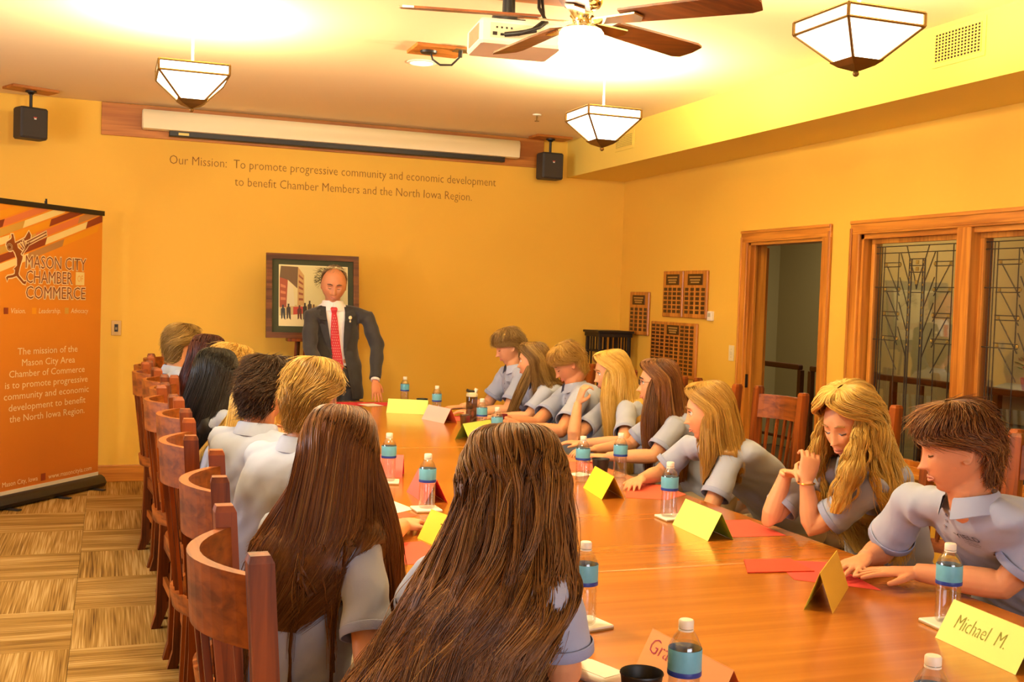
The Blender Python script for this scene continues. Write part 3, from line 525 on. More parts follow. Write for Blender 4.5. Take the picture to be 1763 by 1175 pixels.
# ------------------------------------------------------------------ roll-up banner
bd = np.array([-0.611, -0.7916, 0]); bn = np.array([.7916, -.611, 0]); bo = np.array([-4.51, -.222, 0])
def BP(s, z, d=0): p = bo + bd * s + bn * d; return (p[0], p[1], z)
t = thing('banner_stand', 'tall orange roll up chamber of commerce banner standing at left', 'banner', BP(.57, 0))
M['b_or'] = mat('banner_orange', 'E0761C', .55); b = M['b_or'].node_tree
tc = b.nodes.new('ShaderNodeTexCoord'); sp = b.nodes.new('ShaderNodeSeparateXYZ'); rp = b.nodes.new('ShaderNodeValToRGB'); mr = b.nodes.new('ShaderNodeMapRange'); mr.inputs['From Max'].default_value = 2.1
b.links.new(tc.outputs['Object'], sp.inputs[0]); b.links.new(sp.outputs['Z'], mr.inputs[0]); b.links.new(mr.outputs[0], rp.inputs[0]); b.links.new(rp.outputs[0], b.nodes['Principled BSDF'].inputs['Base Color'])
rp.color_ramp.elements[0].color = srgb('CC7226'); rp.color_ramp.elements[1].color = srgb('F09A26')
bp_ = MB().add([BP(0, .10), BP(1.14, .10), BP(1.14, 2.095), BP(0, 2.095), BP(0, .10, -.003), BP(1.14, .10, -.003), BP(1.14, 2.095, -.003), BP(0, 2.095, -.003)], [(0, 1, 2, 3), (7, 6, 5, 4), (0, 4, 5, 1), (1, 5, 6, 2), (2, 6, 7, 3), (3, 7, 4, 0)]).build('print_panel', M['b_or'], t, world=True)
def bar(s0, s1, z0, z1, d0, d1): return MB().add([BP(s, z, d) for s, d in ((s0, d0), (s1, d0), (s1, d1), (s0, d1)) for z in (z0, z1)], [(0, 2, 4, 6), (1, 7, 5, 3), (0, 1, 3, 2), (2, 3, 5, 4), (4, 5, 7, 6), (6, 7, 1, 0)])
bar(-.01, 1.15, 2.092, 2.128, -.012, .012).build('top_bar', M['black'], t, world=True)
MB().tube([BP(.60, 2.12, -.01), BP(.60, 2.165, -.012)], .007, 8).tube([BP(.57, .06, -.03), BP(.57, 1.1, -.04), BP(.60, 2.15, -.016)], .008, 8).build('support_pole', M['dark'], t, world=True)
bar(0, 1.14, .085, .118, -.002, .004).build('bottom_strip', M['white'], t, world=True)
MB().loft([[BP(s, z, d) for z, d in ((.012, -.06 * k), (.012, .06 * k), (.04, .075 * k), (.075, .05 * k), (.092, .012), (.092, -.02), (.07, -.06 * k), (.04, -.07 * k))] for s, k in ((-.03, .8), (-.01, 1), (1.15, 1), (1.17, .8))]).build('base_cassette', M['black'], t, True, True)
for s in (.12, .5, 1.0): MB().box((-.02, -.16, 0), (.02, .16, .012), .004).build('foot', M['black'], t).location = Vector(BP(s, 0, 0)) - ORG[t]
for ch in [c for c in t.children if c.name.startswith('foot')]: ch.rotation_euler = (0, 0, R(52))
BC = {'c': mat('banner_cream', 'F8E49A', .55), 'm': mat('banner_maroon', '8E3A1C', .55), 't': mat('banner_tan', 'BE8A50', .55), 'g': mat('banner_gold', 'EFA21C', .55), 'p': mat('banner_salmon', 'E2804A', .55), 'w': mat('banner_white', 'FAE6B4', .55), 'b': mat('banner_brown', '8A4414', .55), 'k': mat('banner_khaki', 'D8A848', .55)}
def BQ(poly, c, d=.0012, nm='stripe'): return MB().add([BP(s, z, d) for s, z in poly], [tuple(range(len(poly)))]).build(nm, BC[c], bp_, world=True)
# slanted stripe band: rows run up to the right in the print (towards small s)
rows = [(2.10, 'ggpcmt'), (2.0, 0), ]
def sx(s, z): return (s, min(z, 2.09))
k_ = .34                                               # slope dz/ds (negative towards large s)
def stripe(z_at0, s0, s1, c, h=.055):
    # band whose lower edge passes z_at0 at s=0 and falls by k_ per metre of s
    s1 = min(s1, 1.138); s0 = max(s0, .002)
    P4 = [(s0, z_at0 - k_ * s0), (s1, z_at0 - k_ * s1), (s1 - (.02 if s1 < 1.1 else 0), z_at0 - k_ * s1 + h), (s0 - (.02 if s0 > .01 else 0), z_at0 - k_ * s0 + h)]
    if min(p[1] for p in P4) > 2.09: return
    if max(p[1] for p in P4) > 2.09:                   # clip at the top bar
        out = []
        for i in range(4):
            a, b2 = P4[i], P4[(i + 1) % 4]
            if a[1] <= 2.09: out.append(a)
            if (a[1] - 2.09) * (b2[1] - 2.09) < 0: f = (2.09 - a[1]) / (b2[1] - a[1]); out.append((a[0] + f * (b2[0] - a[0]), 2.09))
        P4 = out
    BQ(P4, c)
for z0, segs in ((1.985, [(0.06, .44, 'g'), (.44, .80, 't'), (.80, 1.14, 'c')]), (2.045, [(.0, .19, 'm'), (.19, .62, 'c'), (.62, .86, 'm'), (.86, 1.14, 'm')]), (2.105, [(.0, .28, 't'), (.28, .73, 'p'), (.73, 1.02, 'k'), (1.02, 1.14, 'k')]), (2.165, [(.22, .58, 'm'), (.58, .98, 'g'), (.98, 1.14, 'c')]), (2.225, [(.42, .84, 'c'), (.84, 1.14, 'k')]), (2.285, [(.5, .60, 'g'), (.60, 1.03, 'p'), (1.03, 1.14, 'm')]), (2.345, [(.80, 1.14, 'g')])):
    for s0, s1, c in segs: stripe(z0, s0, s1, c)
# trombone figure emblem with cream outline
fig = [(0.951, 1.891), (0.933, 1.892), (0.923, 1.866), (0.913, 1.832), (0.82, 1.872), (0.783, 1.923), (0.763, 1.896), (0.767, 1.868), (0.781, 1.854), (0.801, 1.859), (0.894, 1.827), (0.885, 1.8), (0.837, 1.775), (0.841, 1.727), (0.863, 1.671), (0.876, 1.623), (0.871, 1.609), (0.823, 1.569), (0.799, 1.573), (0.808, 1.549), (0.832, 1.555), (0.894, 1.605), (0.936, 1.593), (0.973, 1.589), (0.981, 1.565), (0.992, 1.592), (0.977, 1.603), (0.927, 1.612), (0.912, 1.62), (0.909, 1.649), (0.923, 1.652), (0.891, 1.677), (0.892, 1.724), (0.912, 1.764), (0.931, 1.784), (0.949, 1.776), (0.967, 1.775), (0.981, 1.788), (0.996, 1.814), (0.991, 1.834), (0.951, 1.857), (0.944, 1.871)]
def offs(poly, d):
    n = len(poly); out = []; A_ = sum(poly[i][0] * poly[(i + 1) % n][1] - poly[(i + 1) % n][0] * poly[i][1] for i in range(n)); sg = 1 if A_ > 0 else -1
    for i in range(n):
        a, b2, c = np.array(poly[i - 1]), np.array(poly[i]), np.array(poly[(i + 1) % n]); t1 = (b2 - a) / np.linalg.norm(b2 - a); t2 = (c - b2) / np.linalg.norm(c - b2); nn = np.array([t1[1] + t2[1], -t1[0] - t2[0]]) * sg; l = np.linalg.norm(nn)
        nn = nn / l if l > .3 else nn * 0; out.append(tuple(b2 + nn * d))
    return out
BQ(offs(fig, .009), 'w', .0018, 'emblem_outline'); BQ(fig, 'b', .0024, 'emblem_figure')
def bl_(pts, r, c, d): 
    m_ = MB()
    for a, b2 in zip(pts[:-1], pts[1:]):
        a, b2 = np.array(a), np.array(b2); n_ = np.array([-(b2 - a)[1], (b2 - a)[0]]); n_ = n_ / np.linalg.norm(n_) * r; e = (b2 - a) / np.linalg.norm(b2 - a) * r
        m_.add([BP(*(p), d) for p in (a + n_ - e, a - n_ - e, b2 - n_ + e, b2 + n_ + e)], [(0, 1, 2, 3)])
    m_.build('emblem_line', BC[c], bp_, world=True)
for pts in ([(.80, 1.845), (.615, 1.925)], [(.80, 1.822), (.612, 1.905)], [(.615, 1.925), (.612, 1.905)], [(.86, 1.83), (.83, 1.80)], [(.835, 1.85), (.81, 1.80), (.80, 1.83)], [(.845, 1.76), (.775, 1.84)]): bl_(pts, .011, 'w', .0026)
for pts in ([(.80, 1.845), (.615, 1.925)], [(.80, 1.822), (.612, 1.905)], [(.86, 1.83), (.83, 1.80)], [(.835, 1.85), (.81, 1.80), (.80, 1.83)], [(.845, 1.76), (.775, 1.84)]): bl_(pts, .0045, 'b', .0032)
ring = [(.965 + .022 * math.cos(a), 1.80 + .02 * math.sin(a)) for a in np.linspace(0, 2 * PI, 14)]; bl_(ring, .006, 'w', .0034); bl_(ring, .003, 'b', .0038)
bx_ = tuple(-bd)
def BT(s, sr, sl, z0, z1, c, out=False, thin=0, sh=0):   # sr..sl extent, z0 baseline, z1 cap top
    o = BP((sr + sl) / 2, z0, .003)
    if out: text('lettering_outline', s, BC['w'], BP((sr + sl) / 2, z0, .0022), bx_, (0, 0, 1), width=abs(sl - sr) * 1.02, height=z1 - z0, parent=bp_, thin=.045)
    return text('lettering', s, BC[c], o, bx_, (0, 0, 1), width=abs(sl - sr), height=z1 - z0, parent=bp_, thin=thin, shear=sh)
BT('MASON CITY', .187, .813, 1.665, 1.755, 'b', True, -.005); BT('CHAMBER', .331, .806, 1.56, 1.65, 'b', True, -.005); BT('COMMERCE', .187, .803, 1.45, 1.54, 'b', True, -.005)
BQ([(.197, 1.555), (.293, 1.555), (.293, 1.652), (.197, 1.652)], 'c', .0022, 'emblem_box'); BT('OF', .215, .275, 1.58, 1.628, 'g', False, -.01)
for s, c in ((.987, 'm'), (.718, 'g'), (.384, 'k')): BQ([(s - .021, 1.342), (s + .021, 1.342), (s + .021, 1.386), (s - .021, 1.386)], c, .0022, 'emblem_box')
BT('Vision.', .806, .945, 1.347, 1.383, 'w', sh=.2); BT('Leadership.', .449, .675, 1.347, 1.383, 'w', sh=.2); BT('Advocacy', .151, .343, 1.347, 1.383, 'w', sh=.2)
for s, a, b2, z in (('The mission of the', .26, .873, 1.058), ('Mason City Area', .289, .832, .978), ('Chamber of Commerce', .178, .951, .902), ('is to promote progressive', .143, .988, .826), ('community and economic', .127, .997, .748), ('development to benefit', .164, .952, .668), ('the North Iowa Region.', .168, .939, .590)): BT(s, a, b2, z, z + .048, 'w')
BT('Mason City, Iowa', .658, 1.0, .148, .182, 'w'); BQ([(.576, .138), (.624, .138), (.624, .19), (.576, .19)], 'm', .0022, 'emblem_box'); BT('www.masoncityia.com', .077, .547, .142, .178, 'w')

# ------------------------------------------------------------------ conference table
def xr(y): return -2.09 - .011 * (y + 6.3) ** 2
def xl(y): return -2.87 * 2 - xr(y)
t = thing('conference_table', 'long reddish wood boat shaped conference table', 'table', (-2.87, -5.4, 0))
def topsec(ya, yb):
    ys = np.linspace(ya, yb, 12); e = .01
    out = [(xr(y), y) for y in ys] + [(xl(y), y) for y in ys[::-1]]
    def ring(z, i): return [(x + (-i if x > -2.87 else i), y + (-i if y == ya else (i if y == yb else 0)), z) for x, y in out]
    return MB().loft([ring(.706, .01), ring(.712, .0), ring(.742, .0), ring(.7475, .002), ring(.75, .008)])
for ya, yb in ((-1.06, -3.599), (-3.600, -6.279), (-6.2815, -8.7)): topsec(ya, yb).build('tabletop', M['table'], t, world=True)
for s, f in ((1, xr), (-1, xl)): MB().loft([[(f(y) - s * .09, y, .60), (f(y) - s * .07, y, .60), (f(y) - s * .07, y, .706), (f(y) - s * .09, y, .706)] for y in np.linspace(-1.2, -8.6, 20)]).build('apron', M['tabedge'], t, world=True)
for y in (-2.2, -4.9, -7.6):
    MB().box((-3.15, y - .28, .04), (-2.59, y + .28, .706), .006).build('pedestal', M['tabedge'], t, world=True); MB().box((-3.24, y - .36, 0), (-2.50, y + .36, .06), .006).build('pedestal_base', M['tabedge'], t, world=True)
# ------------------------------------------------------------------ chairs
def make_chair():
    t = thing('dining_chair', 'x', 'chair', (0, 0, 0)); m = M['chair']
    for s in (-1, 1):
        x = s * .225
        MB().loft([[(x + a * w_, y + b_ * w_, z) for a, b_ in ((-1, -1), (1, -1), (1, 1), (-1, 1))] for y, z, w_ in ((-.262, 0, .019), (-.240, .07, .022), (-.228, .45, .023), (-.238, .8, .022), (-.258, 1.105, .022), (-.2595, 1.118, .017))]).build('back_post', m, t)
        MB().box((x - .021, .19, 0), (x + .021, .232, .43), .003).build('front_leg', m, t)
        for z, h in ((.38, .055), (.25, .05), (.12, .04)): MB().box((x - .010, -.225, z), (x + .010, .195, z + h), .002).build('side_rail', m, t)
    for y in (-.225, .205): MB().box((-.21, y - .01, .37), (.21, y + .01, .435), .002).build('seat_rail', M['chairx'], t)
    MB().box((-.21, .203, .18), (.21, .221, .22), .002).build('stretcher', M['chairx'], t); MB().box((-.21, -.235, .20), (.21, -.217, .24), .002).build('stretcher', M['chairx'], t)
    MB().box((-.235, -.21, .432), (.235, .235, .468), .014).build('seat', M['seat'], t, True)
    def arc(z0, z1, dep, th, yb):
        rs = []
        for k in range(15):
            u = -1 + 2 * k / 14; x = .205 * u; y = yb - dep * (1 - u * u)
            rs.append([(x, y - th / 2, z0), (x, y + th / 2, z0), (x, y + th / 2 - .008, z1), (x, y - th / 2 - .008, z1)])
        return MB().loft(rs)
    arc(.945, 1.075, .085, .024, -.25).build('top_rail', M['chairx'], t); arc(.545, .60, .07, .022, -.222).build('lower_rail', M['chairx'], t)
    for k in range(7):
        u = (k - 3) / 3.9; x = .205 * u
        MB().loft([[(x + a * .009, y + b_ * .006, z) for a, b_ in ((-1, -1), (1, -1), (1, 1), (-1, 1))] for y, z in ((-.222 - .07 * (1 - u * u), .59), (-.25 - .085 * (1 - u * u), .955))]).build('spindle', m, t)
    return t
ch0 = make_chair(); nch = [0]
def chair(x, y, psi, label):   # psi: facing direction (deg, world)
    rz = R(psi - 90)
    if nch[0] == 0: o = ch0; o.location = (x, y, 0); o.rotation_euler = (0, 0, rz); ORG[o] = Vector((x, y, 0)); o['label'] = label; o['group'] = 'mission style wooden chairs around the table'
    else: o = dup(ch0, (x, y, 0), rz, label, 'mission style wooden chairs around the table')
    nch[0] += 1
for y, dx, a, who in ((-7.16, 0, 2, 'nearest the camera on the left, under the wavy haired girl'), (-6.38, .03, -4, 'second from the camera on the left, under the straight haired girl'), (-5.61, .01, -3, 'under the blond haired boy'), (-4.83, .03, 0, 'under the curly haired boy'), (-4.24, 0, 4, 'under the half hidden blond girl'), (-3.70, .04, -8, 'under the black haired girl'), (-3.17, .02, 2, 'under the girl with the messy bun'), (-2.63, -.02, 5, 'under the dark red haired girl'), (-2.09, .0, -3, 'under the farthest boy on the left side'), (-1.42, .07, -14, 'standing empty, farthest on the left side of the table')):
    chair(-3.945 + dx, y, a, 'high backed spindle chair ' + who)
for x, y, a, who in ((-1.48, -1.90, 182, 'farthest on the right side of the table'), (-1.42, -2.46, 176, 'under the far girl with light hair on the right'), (-1.36, -3.02, 180, 'under the boy looking down on the right'), (-1.32, -3.58, 180, 'under the long blond girl with raised hand'), (-1.26, -4.14, 178, 'under the brunette with glasses on the right'), (-1.18, -4.77, 180, 'in front of the doorway, under the girl leaning forward'), (-1.36, -5.70, 183, 'under the girl with curly golden hair'), (-1.36, -6.33, 201, 'under the boy with hands on red paper')):
    chair(x, y, a, 'high backed spindle chair ' + who)
# ------------------------------------------------------------------ things on the table
TZ = .7505
def make_bottle():
    t = thing('water_bottle', 'x', 'bottle', (0, 0, 0))
    pr = [(.026, .0), (.031, .006)]
    for k in range(7): z = .014 + k * .0115; pr += [(.0318, z), (.0302, z + .005)]
    pr += [(.0322, .100), (.0322, .150), (.0300, .158), (.0235, .172), (.0155, .183), (.0120, .188), (.0120, .195)]
    MB().lathe(pr, n=24).build('body', M['pet'], t, True)
    MB().lathe([(.024, .003), (.0292, .008), (.0292, .112), (.0305, .100), (.0305, .148), (.025, .160)], n=20).build('water', M['water'], t, True)
    MB().lathe([(.0328, .104), (.0330, .1045), (.0330, .150), (.0328, .1505)], n=28, caps=False).build('label_band', M['label'], t, True)
    MB().lathe([(.0332, .099), (.0334, .0995), (.0334, .1085), (.0332, .109)], n=28, caps=False).build('label_stripe', M['label2'], t, True)
    MB().lathe([(.0145, .189), (.0148, .190), (.0148, .203), (.0130, .2055)], n=24).lathe([(.0150, .184), (.0150, .1875)], n=20).build('cap', M['white'], t, True)
    return t
bt0 = make_bottle(); nb = 0
GB = 'water bottles with blue labels'
def bottle(x, y, label, z=TZ):
    global nb
    if nb == 0: bt0.location = (x, y, z); bt0['label'] = label; bt0['group'] = GB; ORG[bt0] = Vector((x, y, z))
    else: dup(bt0, (x, y, z), random.uniform(0, 6), label, GB)
    nb += 1
M['cork'] = mat('coaster_white', 'F4EEDC', .5)
co0 = [None]
def coaster(x, y, rz, label):
    if co0[0] is None:
        t = thing('coaster', label, 'coaster', (x, y, TZ), rz, 'square white coasters')
        MB().box((-.05, -.05, .0), (.05, .05, .004), .001).build('cork_base', mat('cork', 'B08A50', .9), t); MB().box((-.05, -.05, .004), (.05, .05, .010), .002).build('tile_top', M['cork'], t); co0[0] = t
    else: dup(co0[0], (x, y, TZ), rz, label, 'square white coasters')
for x, y, c, label in ((-3.30, -5.27, 1, 'water bottle in front of the pink folded card near the yellow card lettered T'), (-3.30, -4.65, 1, 'water bottle between the straight haired girl and the far pink card on the left'), (-2.44, -5.59, 1, 'water bottle left of the lime green folded card'), (-2.20, -4.66, 0, 'water bottle standing at the table edge in front of the brunette'), (-2.43, -4.75, 0, 'water bottle behind the bright yellow folded card'), (-2.375, -7.0, 1, 'water bottle on a coaster beside the boy resting both hands'), (-3.318, -6.79, 1, 'water bottle half hidden by the wavy haired girl'), (-3.383, -7.418, 0, 'water bottle in front of the peach Grace card'), (-3.055, -7.722, 0, 'water bottle at the bottom edge, only its shoulders and cap in view'), (-2.373, -1.32, 0, 'farthest water bottle, behind the far lime card'), (-2.353, -2.11, 0, 'water bottle behind the folded card with the glare-pale front'), (-2.327, -3.0, 0, 'water bottle next to the smoky drink flask'), (-2.405, -3.50, 0, 'water bottle by the hands of the boy looking down'), (-3.316, -4.02, 0, 'water bottle mostly hidden behind the straight haired girl, cap showing')):
    if c: coaster(x + random.uniform(-.012, .012), y + random.uniform(-.01, .01), random.uniform(-.3, .3), 'white coaster under the ' + ' '.join(label.replace('water ', '').replace(',', '').split()[:11]))
    bottle(x, y, label, TZ + (.0105 if c else 0))
# tent cards: p0 -> p1 is the front base edge, the card leans back away from it
PAPER = {}
def paper(c):
    if c not in PAPER: PAPER[c] = mat('paper_' + c, c, .7, spec=.2)
    return PAPER[c]
def card(p0, p1, dep, hgt, cf, cb, label, txt=None, tcol='5A4A10', tfit=None, side=1):
    p0 = Vector((p0[0], p0[1], TZ)); p1 = Vector((p1[0], p1[1], TZ)); e = (p1 - p0).normalized(); L = (p1 - p0).length; n = Vector((-e.y, e.x, 0)) * side   # n points to the back panel
    c = (p0 + p1) / 2 + n * dep / 2; t = thing('folded_card', label, 'card', c, 0, 'folded name cards on the table')
    r0, r1 = p0 + n * dep / 2 + Vector((0, 0, hgt)), p1 + n * dep / 2 + Vector((0, 0, hgt)); k = .0007
    def panel(a, b_, c_, d_, nn): nn = nn * k; return MB().add([a, b_, c_, d_, a + nn, b_ + nn, c_ + nn, d_ + nn], [(0, 1, 2, 3), (7, 6, 5, 4), (0, 4, 5, 1), (1, 5, 6, 2), (2, 6, 7, 3), (3, 7, 4, 0)])
    f = panel(p0, p1, r1, r0, n).build('front_panel', paper(cf), t, world=True)
    panel(p0 + n * dep, p1 + n * dep, r1, r0, -n).build('back_panel', paper(cb), t, world=True)
    if txt:
        ud = (r0 - p0).normalized(); o = p0 + e * L * tfit[0] + ud * (r0 - p0).length * tfit[1]
        text('handwriting', txt, mat('ink_' + tcol, tcol, .7), o, e, ud, width=L * tfit[2], height=(r0 - p0).length * tfit[3], parent=f, shear=.15, thin=-.018, ext=.0012)
card((-2.65, -1.90), (-2.40, -2.03), .10, .095, 'D6F088', 'AED060', 'lime green folded card farthest down the table', None)
card((-2.50, -2.27), (-2.43, -2.55), .10, .095, 'F4CCC8', 'E86A48', 'folded card with glare painted pale pink on its front, orange back, far right')  # glare on the front panel is put into its pale paper colour
card((-2.52, -3.37), (-2.29, -3.18), .10, .095, 'DDEE70', '98AE40', 'lime folded card seen from its open end, mid table')
card((-2.54, -3.90), (-2.33, -3.70), .10, .095, 'F4A078', 'E84818', 'peach and orange red folded card behind the wavy haired girl')
card((-3.46, -4.44), (-3.207, -4.53), .10, .095, 'F88078', 'E83048', 'pink folded card on the left, beyond the other pink card')
card((-3.275, -4.87), (-3.275, -5.15), .095, .095, 'F87878', 'E83848', 'pink folded card behind the bottle on the left side')
card((-3.46, -5.73), (-3.40, -6.0), .10, .095, 'F4DC50', 'E0BE38', 'yellow folded card lettered T partly behind wavy hair', 'T', '7A5A10', (.42, .22, .20, .5))
card((-2.49, -4.90), (-2.53, -5.18), .10, .095, 'F8E640', 'E4B030', 'bright yellow folded card in the middle of right side')
card((-2.477, -5.69), (-2.49, -5.97), .10, .095, 'E2F478', 'A0C048', 'lime green folded card with red paper behind it')
card((-2.665, -6.785), (-2.445, -6.56), -.075, .105, 'F2E040', 'E0B038', 'small yellow folded card standing end on', None)
card((-2.482, -7.08), (-2.50, -7.36), .10, .095, 'EEF490', 'C8D868', 'pale lime folded card with handwriting Michael M', 'Michael  M.', '8A8A20', (.46, .38, .62, .36))
card((-3.35, -7.13), (-3.32, -7.42), .10, .095, 'F8B078', 'E88848', 'peach folded card with the handwritten name Grace', 'Grace', 'B03060', (.26, .55, .40, .32))
# papers
def sheet(poly, c, label, th=.0006, nm='paper_sheet', z=TZ, grp='sheets of coloured paper on the table'):
    cx = sum(p[0] for p in poly) / len(poly); cy = sum(p[1] for p in poly) / len(poly); o = MB().prism(poly, lambda x, y: (x - cx, y - cy, 0), (0, 0, th)).build(nm, paper(c)); o.location = (cx, cy, z); return tag(o, label, 'paper', grp)
def rect(cx, cy, w_, h_, a): a = R(a); return [(cx + u * w_ / 2 * math.cos(a) - v * h_ / 2 * math.sin(a), cy + u * w_ / 2 * math.sin(a) + v * h_ / 2 * math.cos(a)) for u, v in ((-1, -1), (1, -1), (1, 1), (-1, 1))]
sheet(rect(-2.68, -1.30, .40, .24, -4), 'D03848', 'red paper in front of the standing man'); sheet(rect(-2.64, -1.37, .13, .16, 15), 'F8F0E8', 'small white slip lying on the red paper before the standing man', z=TZ + .0008)
sheet(rect(-3.545, -5.93, .216, .279, 8), 'DC5A48', 'salmon red paper between the two front girls'); sheet([(-3.55, -5.10), (-3.38, -5.06), (-3.34, -5.24), (-3.50, -5.36)], 'F6F4E0', 'white paper left of the bottle near the yellow card'); sheet(rect(-3.50, -5.28, .216, .26, 20), 'DC6040', 'orange red paper under the white paper on the left', z=TZ - .0004)
sheet([(-2.41, -5.16), (-2.23, -4.80), (-2.10, -4.90), (-2.11, -5.13), (-2.25, -5.23)], 'DC6248', 'orange red paper right of the bright yellow card'); sheet(rect(-2.255, -5.80, .216, .279, -4), 'D85444', 'red paper behind the lime green card')
sheet([(-2.60, -6.40), (-2.52, -6.25), (-2.36, -6.27), (-2.38, -6.43)], 'C84A34', 'dark salmon folded end of paper behind the small yellow card', .004); sheet([(-2.50, -6.50), (-2.42, -6.26), (-2.26, -6.33), (-2.315, -6.665)], 'DA4C44', 'red paper under the hands of the brown haired boy', z=TZ + .0001)
sheet(rect(-2.27, -4.32, .24, .279, -8), 'EE7058', 'salmon paper in front of the brunette'); sheet(rect(-2.24, -2.25, .216, .279, 5), 'EC6858', 'salmon paper by the far boy in profile'); sheet(rect(-2.25, -2.90, .216, .279, 8), 'EC5C58', 'pinkish red paper by the smoky flask'); sheet(rect(-2.37, -3.95, .216, .279, -10), 'EC6470', 'rose paper beside the hands of the boy looking down'); sheet(rect(-2.36, -4.56, .10, .09, 25), 'FAF6E8', 'small white napkin left of the bottle behind the yellow card')
# cups
def cup(x, y, r, h, m, label, cat='cup'):
    t = thing('cup', label, cat, (x, y, TZ)); MB().lathe([(r * .72, 0), (r * .74, .003), (r, h), (r * 1.04, h + .001), (r * 1.02, h + .004), (r * .95, h), (r * .70, .006)], n=28).build('cup_body', m, t, True)
    if m is M['black']: MB().lathe([(r * .90, h * .75), (.001, h * .751)], n=24).build('drink', mat('coffee', '1A0C04', .1), t, True)
cup(-2.37, -1.80, .040, .085, M['black'], 'black cup between the far bottle and the smoky flask'); cup(-2.30, -4.66, .040, .085, M['black'], 'dark cup behind the bottle by the yellow card'); cup(-3.445, -7.36, .042, .085, M['black'], 'black cup at the bottom edge beside the Grace card'); cup(-2.36, -2.78, .036, .08, M['smoke'], 'small clear tumbler beside the smoky flask', 'glass')
# drink flask
fxx, fyy = -2.27, -2.62; t = thing('drink_flask', 'smoky grey drink flask with flip top lid', 'flask', (fxx, fyy, TZ))
MB().lathe([(.033, 0), (.036, .004), (.036, .18), (.034, .186)], n=28).build('body', M['smoke'], t, True); MB().lathe([(.03, .004), (.031, .09)], n=20).build('drink', M['water'], t, True)
MB().lathe([(.037, .182), (.037, .198), (.030, .206), (.012, .208)], n=28).build('lid', mat('flask_lid', 'C8BC98', .4), t, True); MB().tube([(-.036, 0, .222), (-.01, 0, .214), (.02, 0, .212)], (.010), 8).build('flip_spout', M['black'], t, True); MB().tube([(.02, 0, .206), (.03, 0, .232)], .012, 8).build('carry_loop', M['white'], t, True)
t = thing('phone_case', 'white rounded phone case lying by the bottom edge', 'case', (-3.44, -7.14, TZ), R(20)); MB().box((-.04, -.065, 0), (.04, .065, .022), .009).build('shell', M['white'], t, True); MB().box((-.03, -.055, .0215), (.03, .055, .0232), .001).build('lid_panel', M['cork'], t)
# ------------------------------------------------------------------ people
def vox(mb, size, smooth=4, disp=0):
    me = mb.mesh('tmp'); bm = bmesh.new(); bm.from_mesh(me); bmesh.ops.recalc_face_normals(bm, faces=bm.faces); bm.to_mesh(me); bm.free()
    o = bpy.data.objects.new('tmp', me); COL.objects.link(o)
    r = o.modifiers.new('r', 'REMESH'); r.mode = 'VOXEL'; r.voxel_size = size; r.use_smooth_shade = True
    if smooth: q = o.modifiers.new('s', 'SMOOTH'); q.iterations = smooth; q.factor = .5
    dg = bpy.context.evaluated_depsgraph_get(); out = bpy.data.meshes.new_from_object(o.evaluated_get(dg)); bpy.data.objects.remove(o); bpy.data.meshes.remove(me)
    out.polygons.foreach_set('use_smooth', [True] * len(out.polygons)); return out
def crom(P, n):   # smooth resample of a list of np points (any dims)
    P = [np.array(p, float) for p in P]; P = [2 * P[0] - P[1]] + P + [2 * P[-1] - P[-2]]; m = len(P) - 3; out = []
    for i in range(n):
        x = i / (n - 1) * m; k = min(int(x), m - 1); t = x - k; a, b_, c, d = P[k:k + 4]
        out.append(.5 * ((2 * b_) + (c - a) * t + (2 * a - 5 * b_ + 4 * c - d) * t * t + (3 * b_ - a - 3 * c + d) * t ** 3))
    return out
def g(x, s): return math.exp(-(x / s) ** 2)
def head_rings(female, nose=1.0, fat=1.0):
    rings = []; nl, nz = 72, 56
    for i in range(nz + 1):
        th = PI * (i + .35) / (nz + .7); z0 = math.cos(th); s0 = math.sin(th); ring = []
        for j in range(nl):
            a = 2 * PI * j / nl; cx, cy = math.sin(a), math.cos(a)
            x = .0755 * fat * s0 * cx; y = (.098 if cy > 0 else .100) * s0 * cy; z = .118 * z0
            if z < 0:
                k = -z / .118; x *= 1 - .30 * k ** 1.6; y = y * (1 - (.10 * k if cy > 0 else .42 * k)) + (.022 * k ** 1.5 if cy > 0 else .0)
            if cy > 0: y = min(y, .088 + .15 * max(0, y - .088))
            f = max(0, cy)
            if f > 0:
                d = 0
                d += .0055 * g(z - .030, .012) * g(abs(x) - .026, .024)                 # brow
                d -= .0125 * g(z - .010, .015) * g(abs(x) - .031, .0145)                # eye socket
                nz_ = (.020 - z) / .052
                if 0 < nz_ < 1.02: d += nose * (.004 + .0205 * nz_ ** 1.2) * g(x, .0075 + .0065 * nz_)
                d += nose * .009 * g(z + .034, .007) * g(abs(x) - .011, .007)           # nostril wings
                d += nose * .006 * g(z + .030, .009) * g(x, .008)
                d += .0060 * g(z + .056, .0055) * g(x, .020); d += .0065 * g(z + .069, .006) * g(x, .018); d -= .0035 * g(z + .0625, .003) * g(x, .022)
                d -= .004 * g(z + .082, .007) * g(x, .025)
                d += .010 * g(z + .100, .014) * g(x, .024)                              # chin
                d += .004 * g(z + .015, .022) * g(abs(x) - .048, .018)                  # cheek
                y += d * f ** .5
            ring.append((x, y, z))
        rings.append(ring)
    return rings
def ear(sx):
    m = MB(); pts = []
    for k in range(11):
        a = R(-60 + k * 29); r_ = .5 + .5 * math.cos(a - .5)
        pts.append((sx * (.079 + .010 * (k / 10 if k < 6 else .6)), -.006 - .016 * math.cos(a) * 1.0 if False else -.004 - .015 * math.sin(a + .5), -.002 + .029 * math.cos(a) * (1 if math.cos(a) > 0 else .95)))
    m.tube(pts, [.0045] * 11, 8); m.ball((sx * .076, -.006, .0), (.005, .014, .026), 10, 8); m.ball((sx * .076, -.001, -.024), (.005, .007, .008), 8, 6); return m
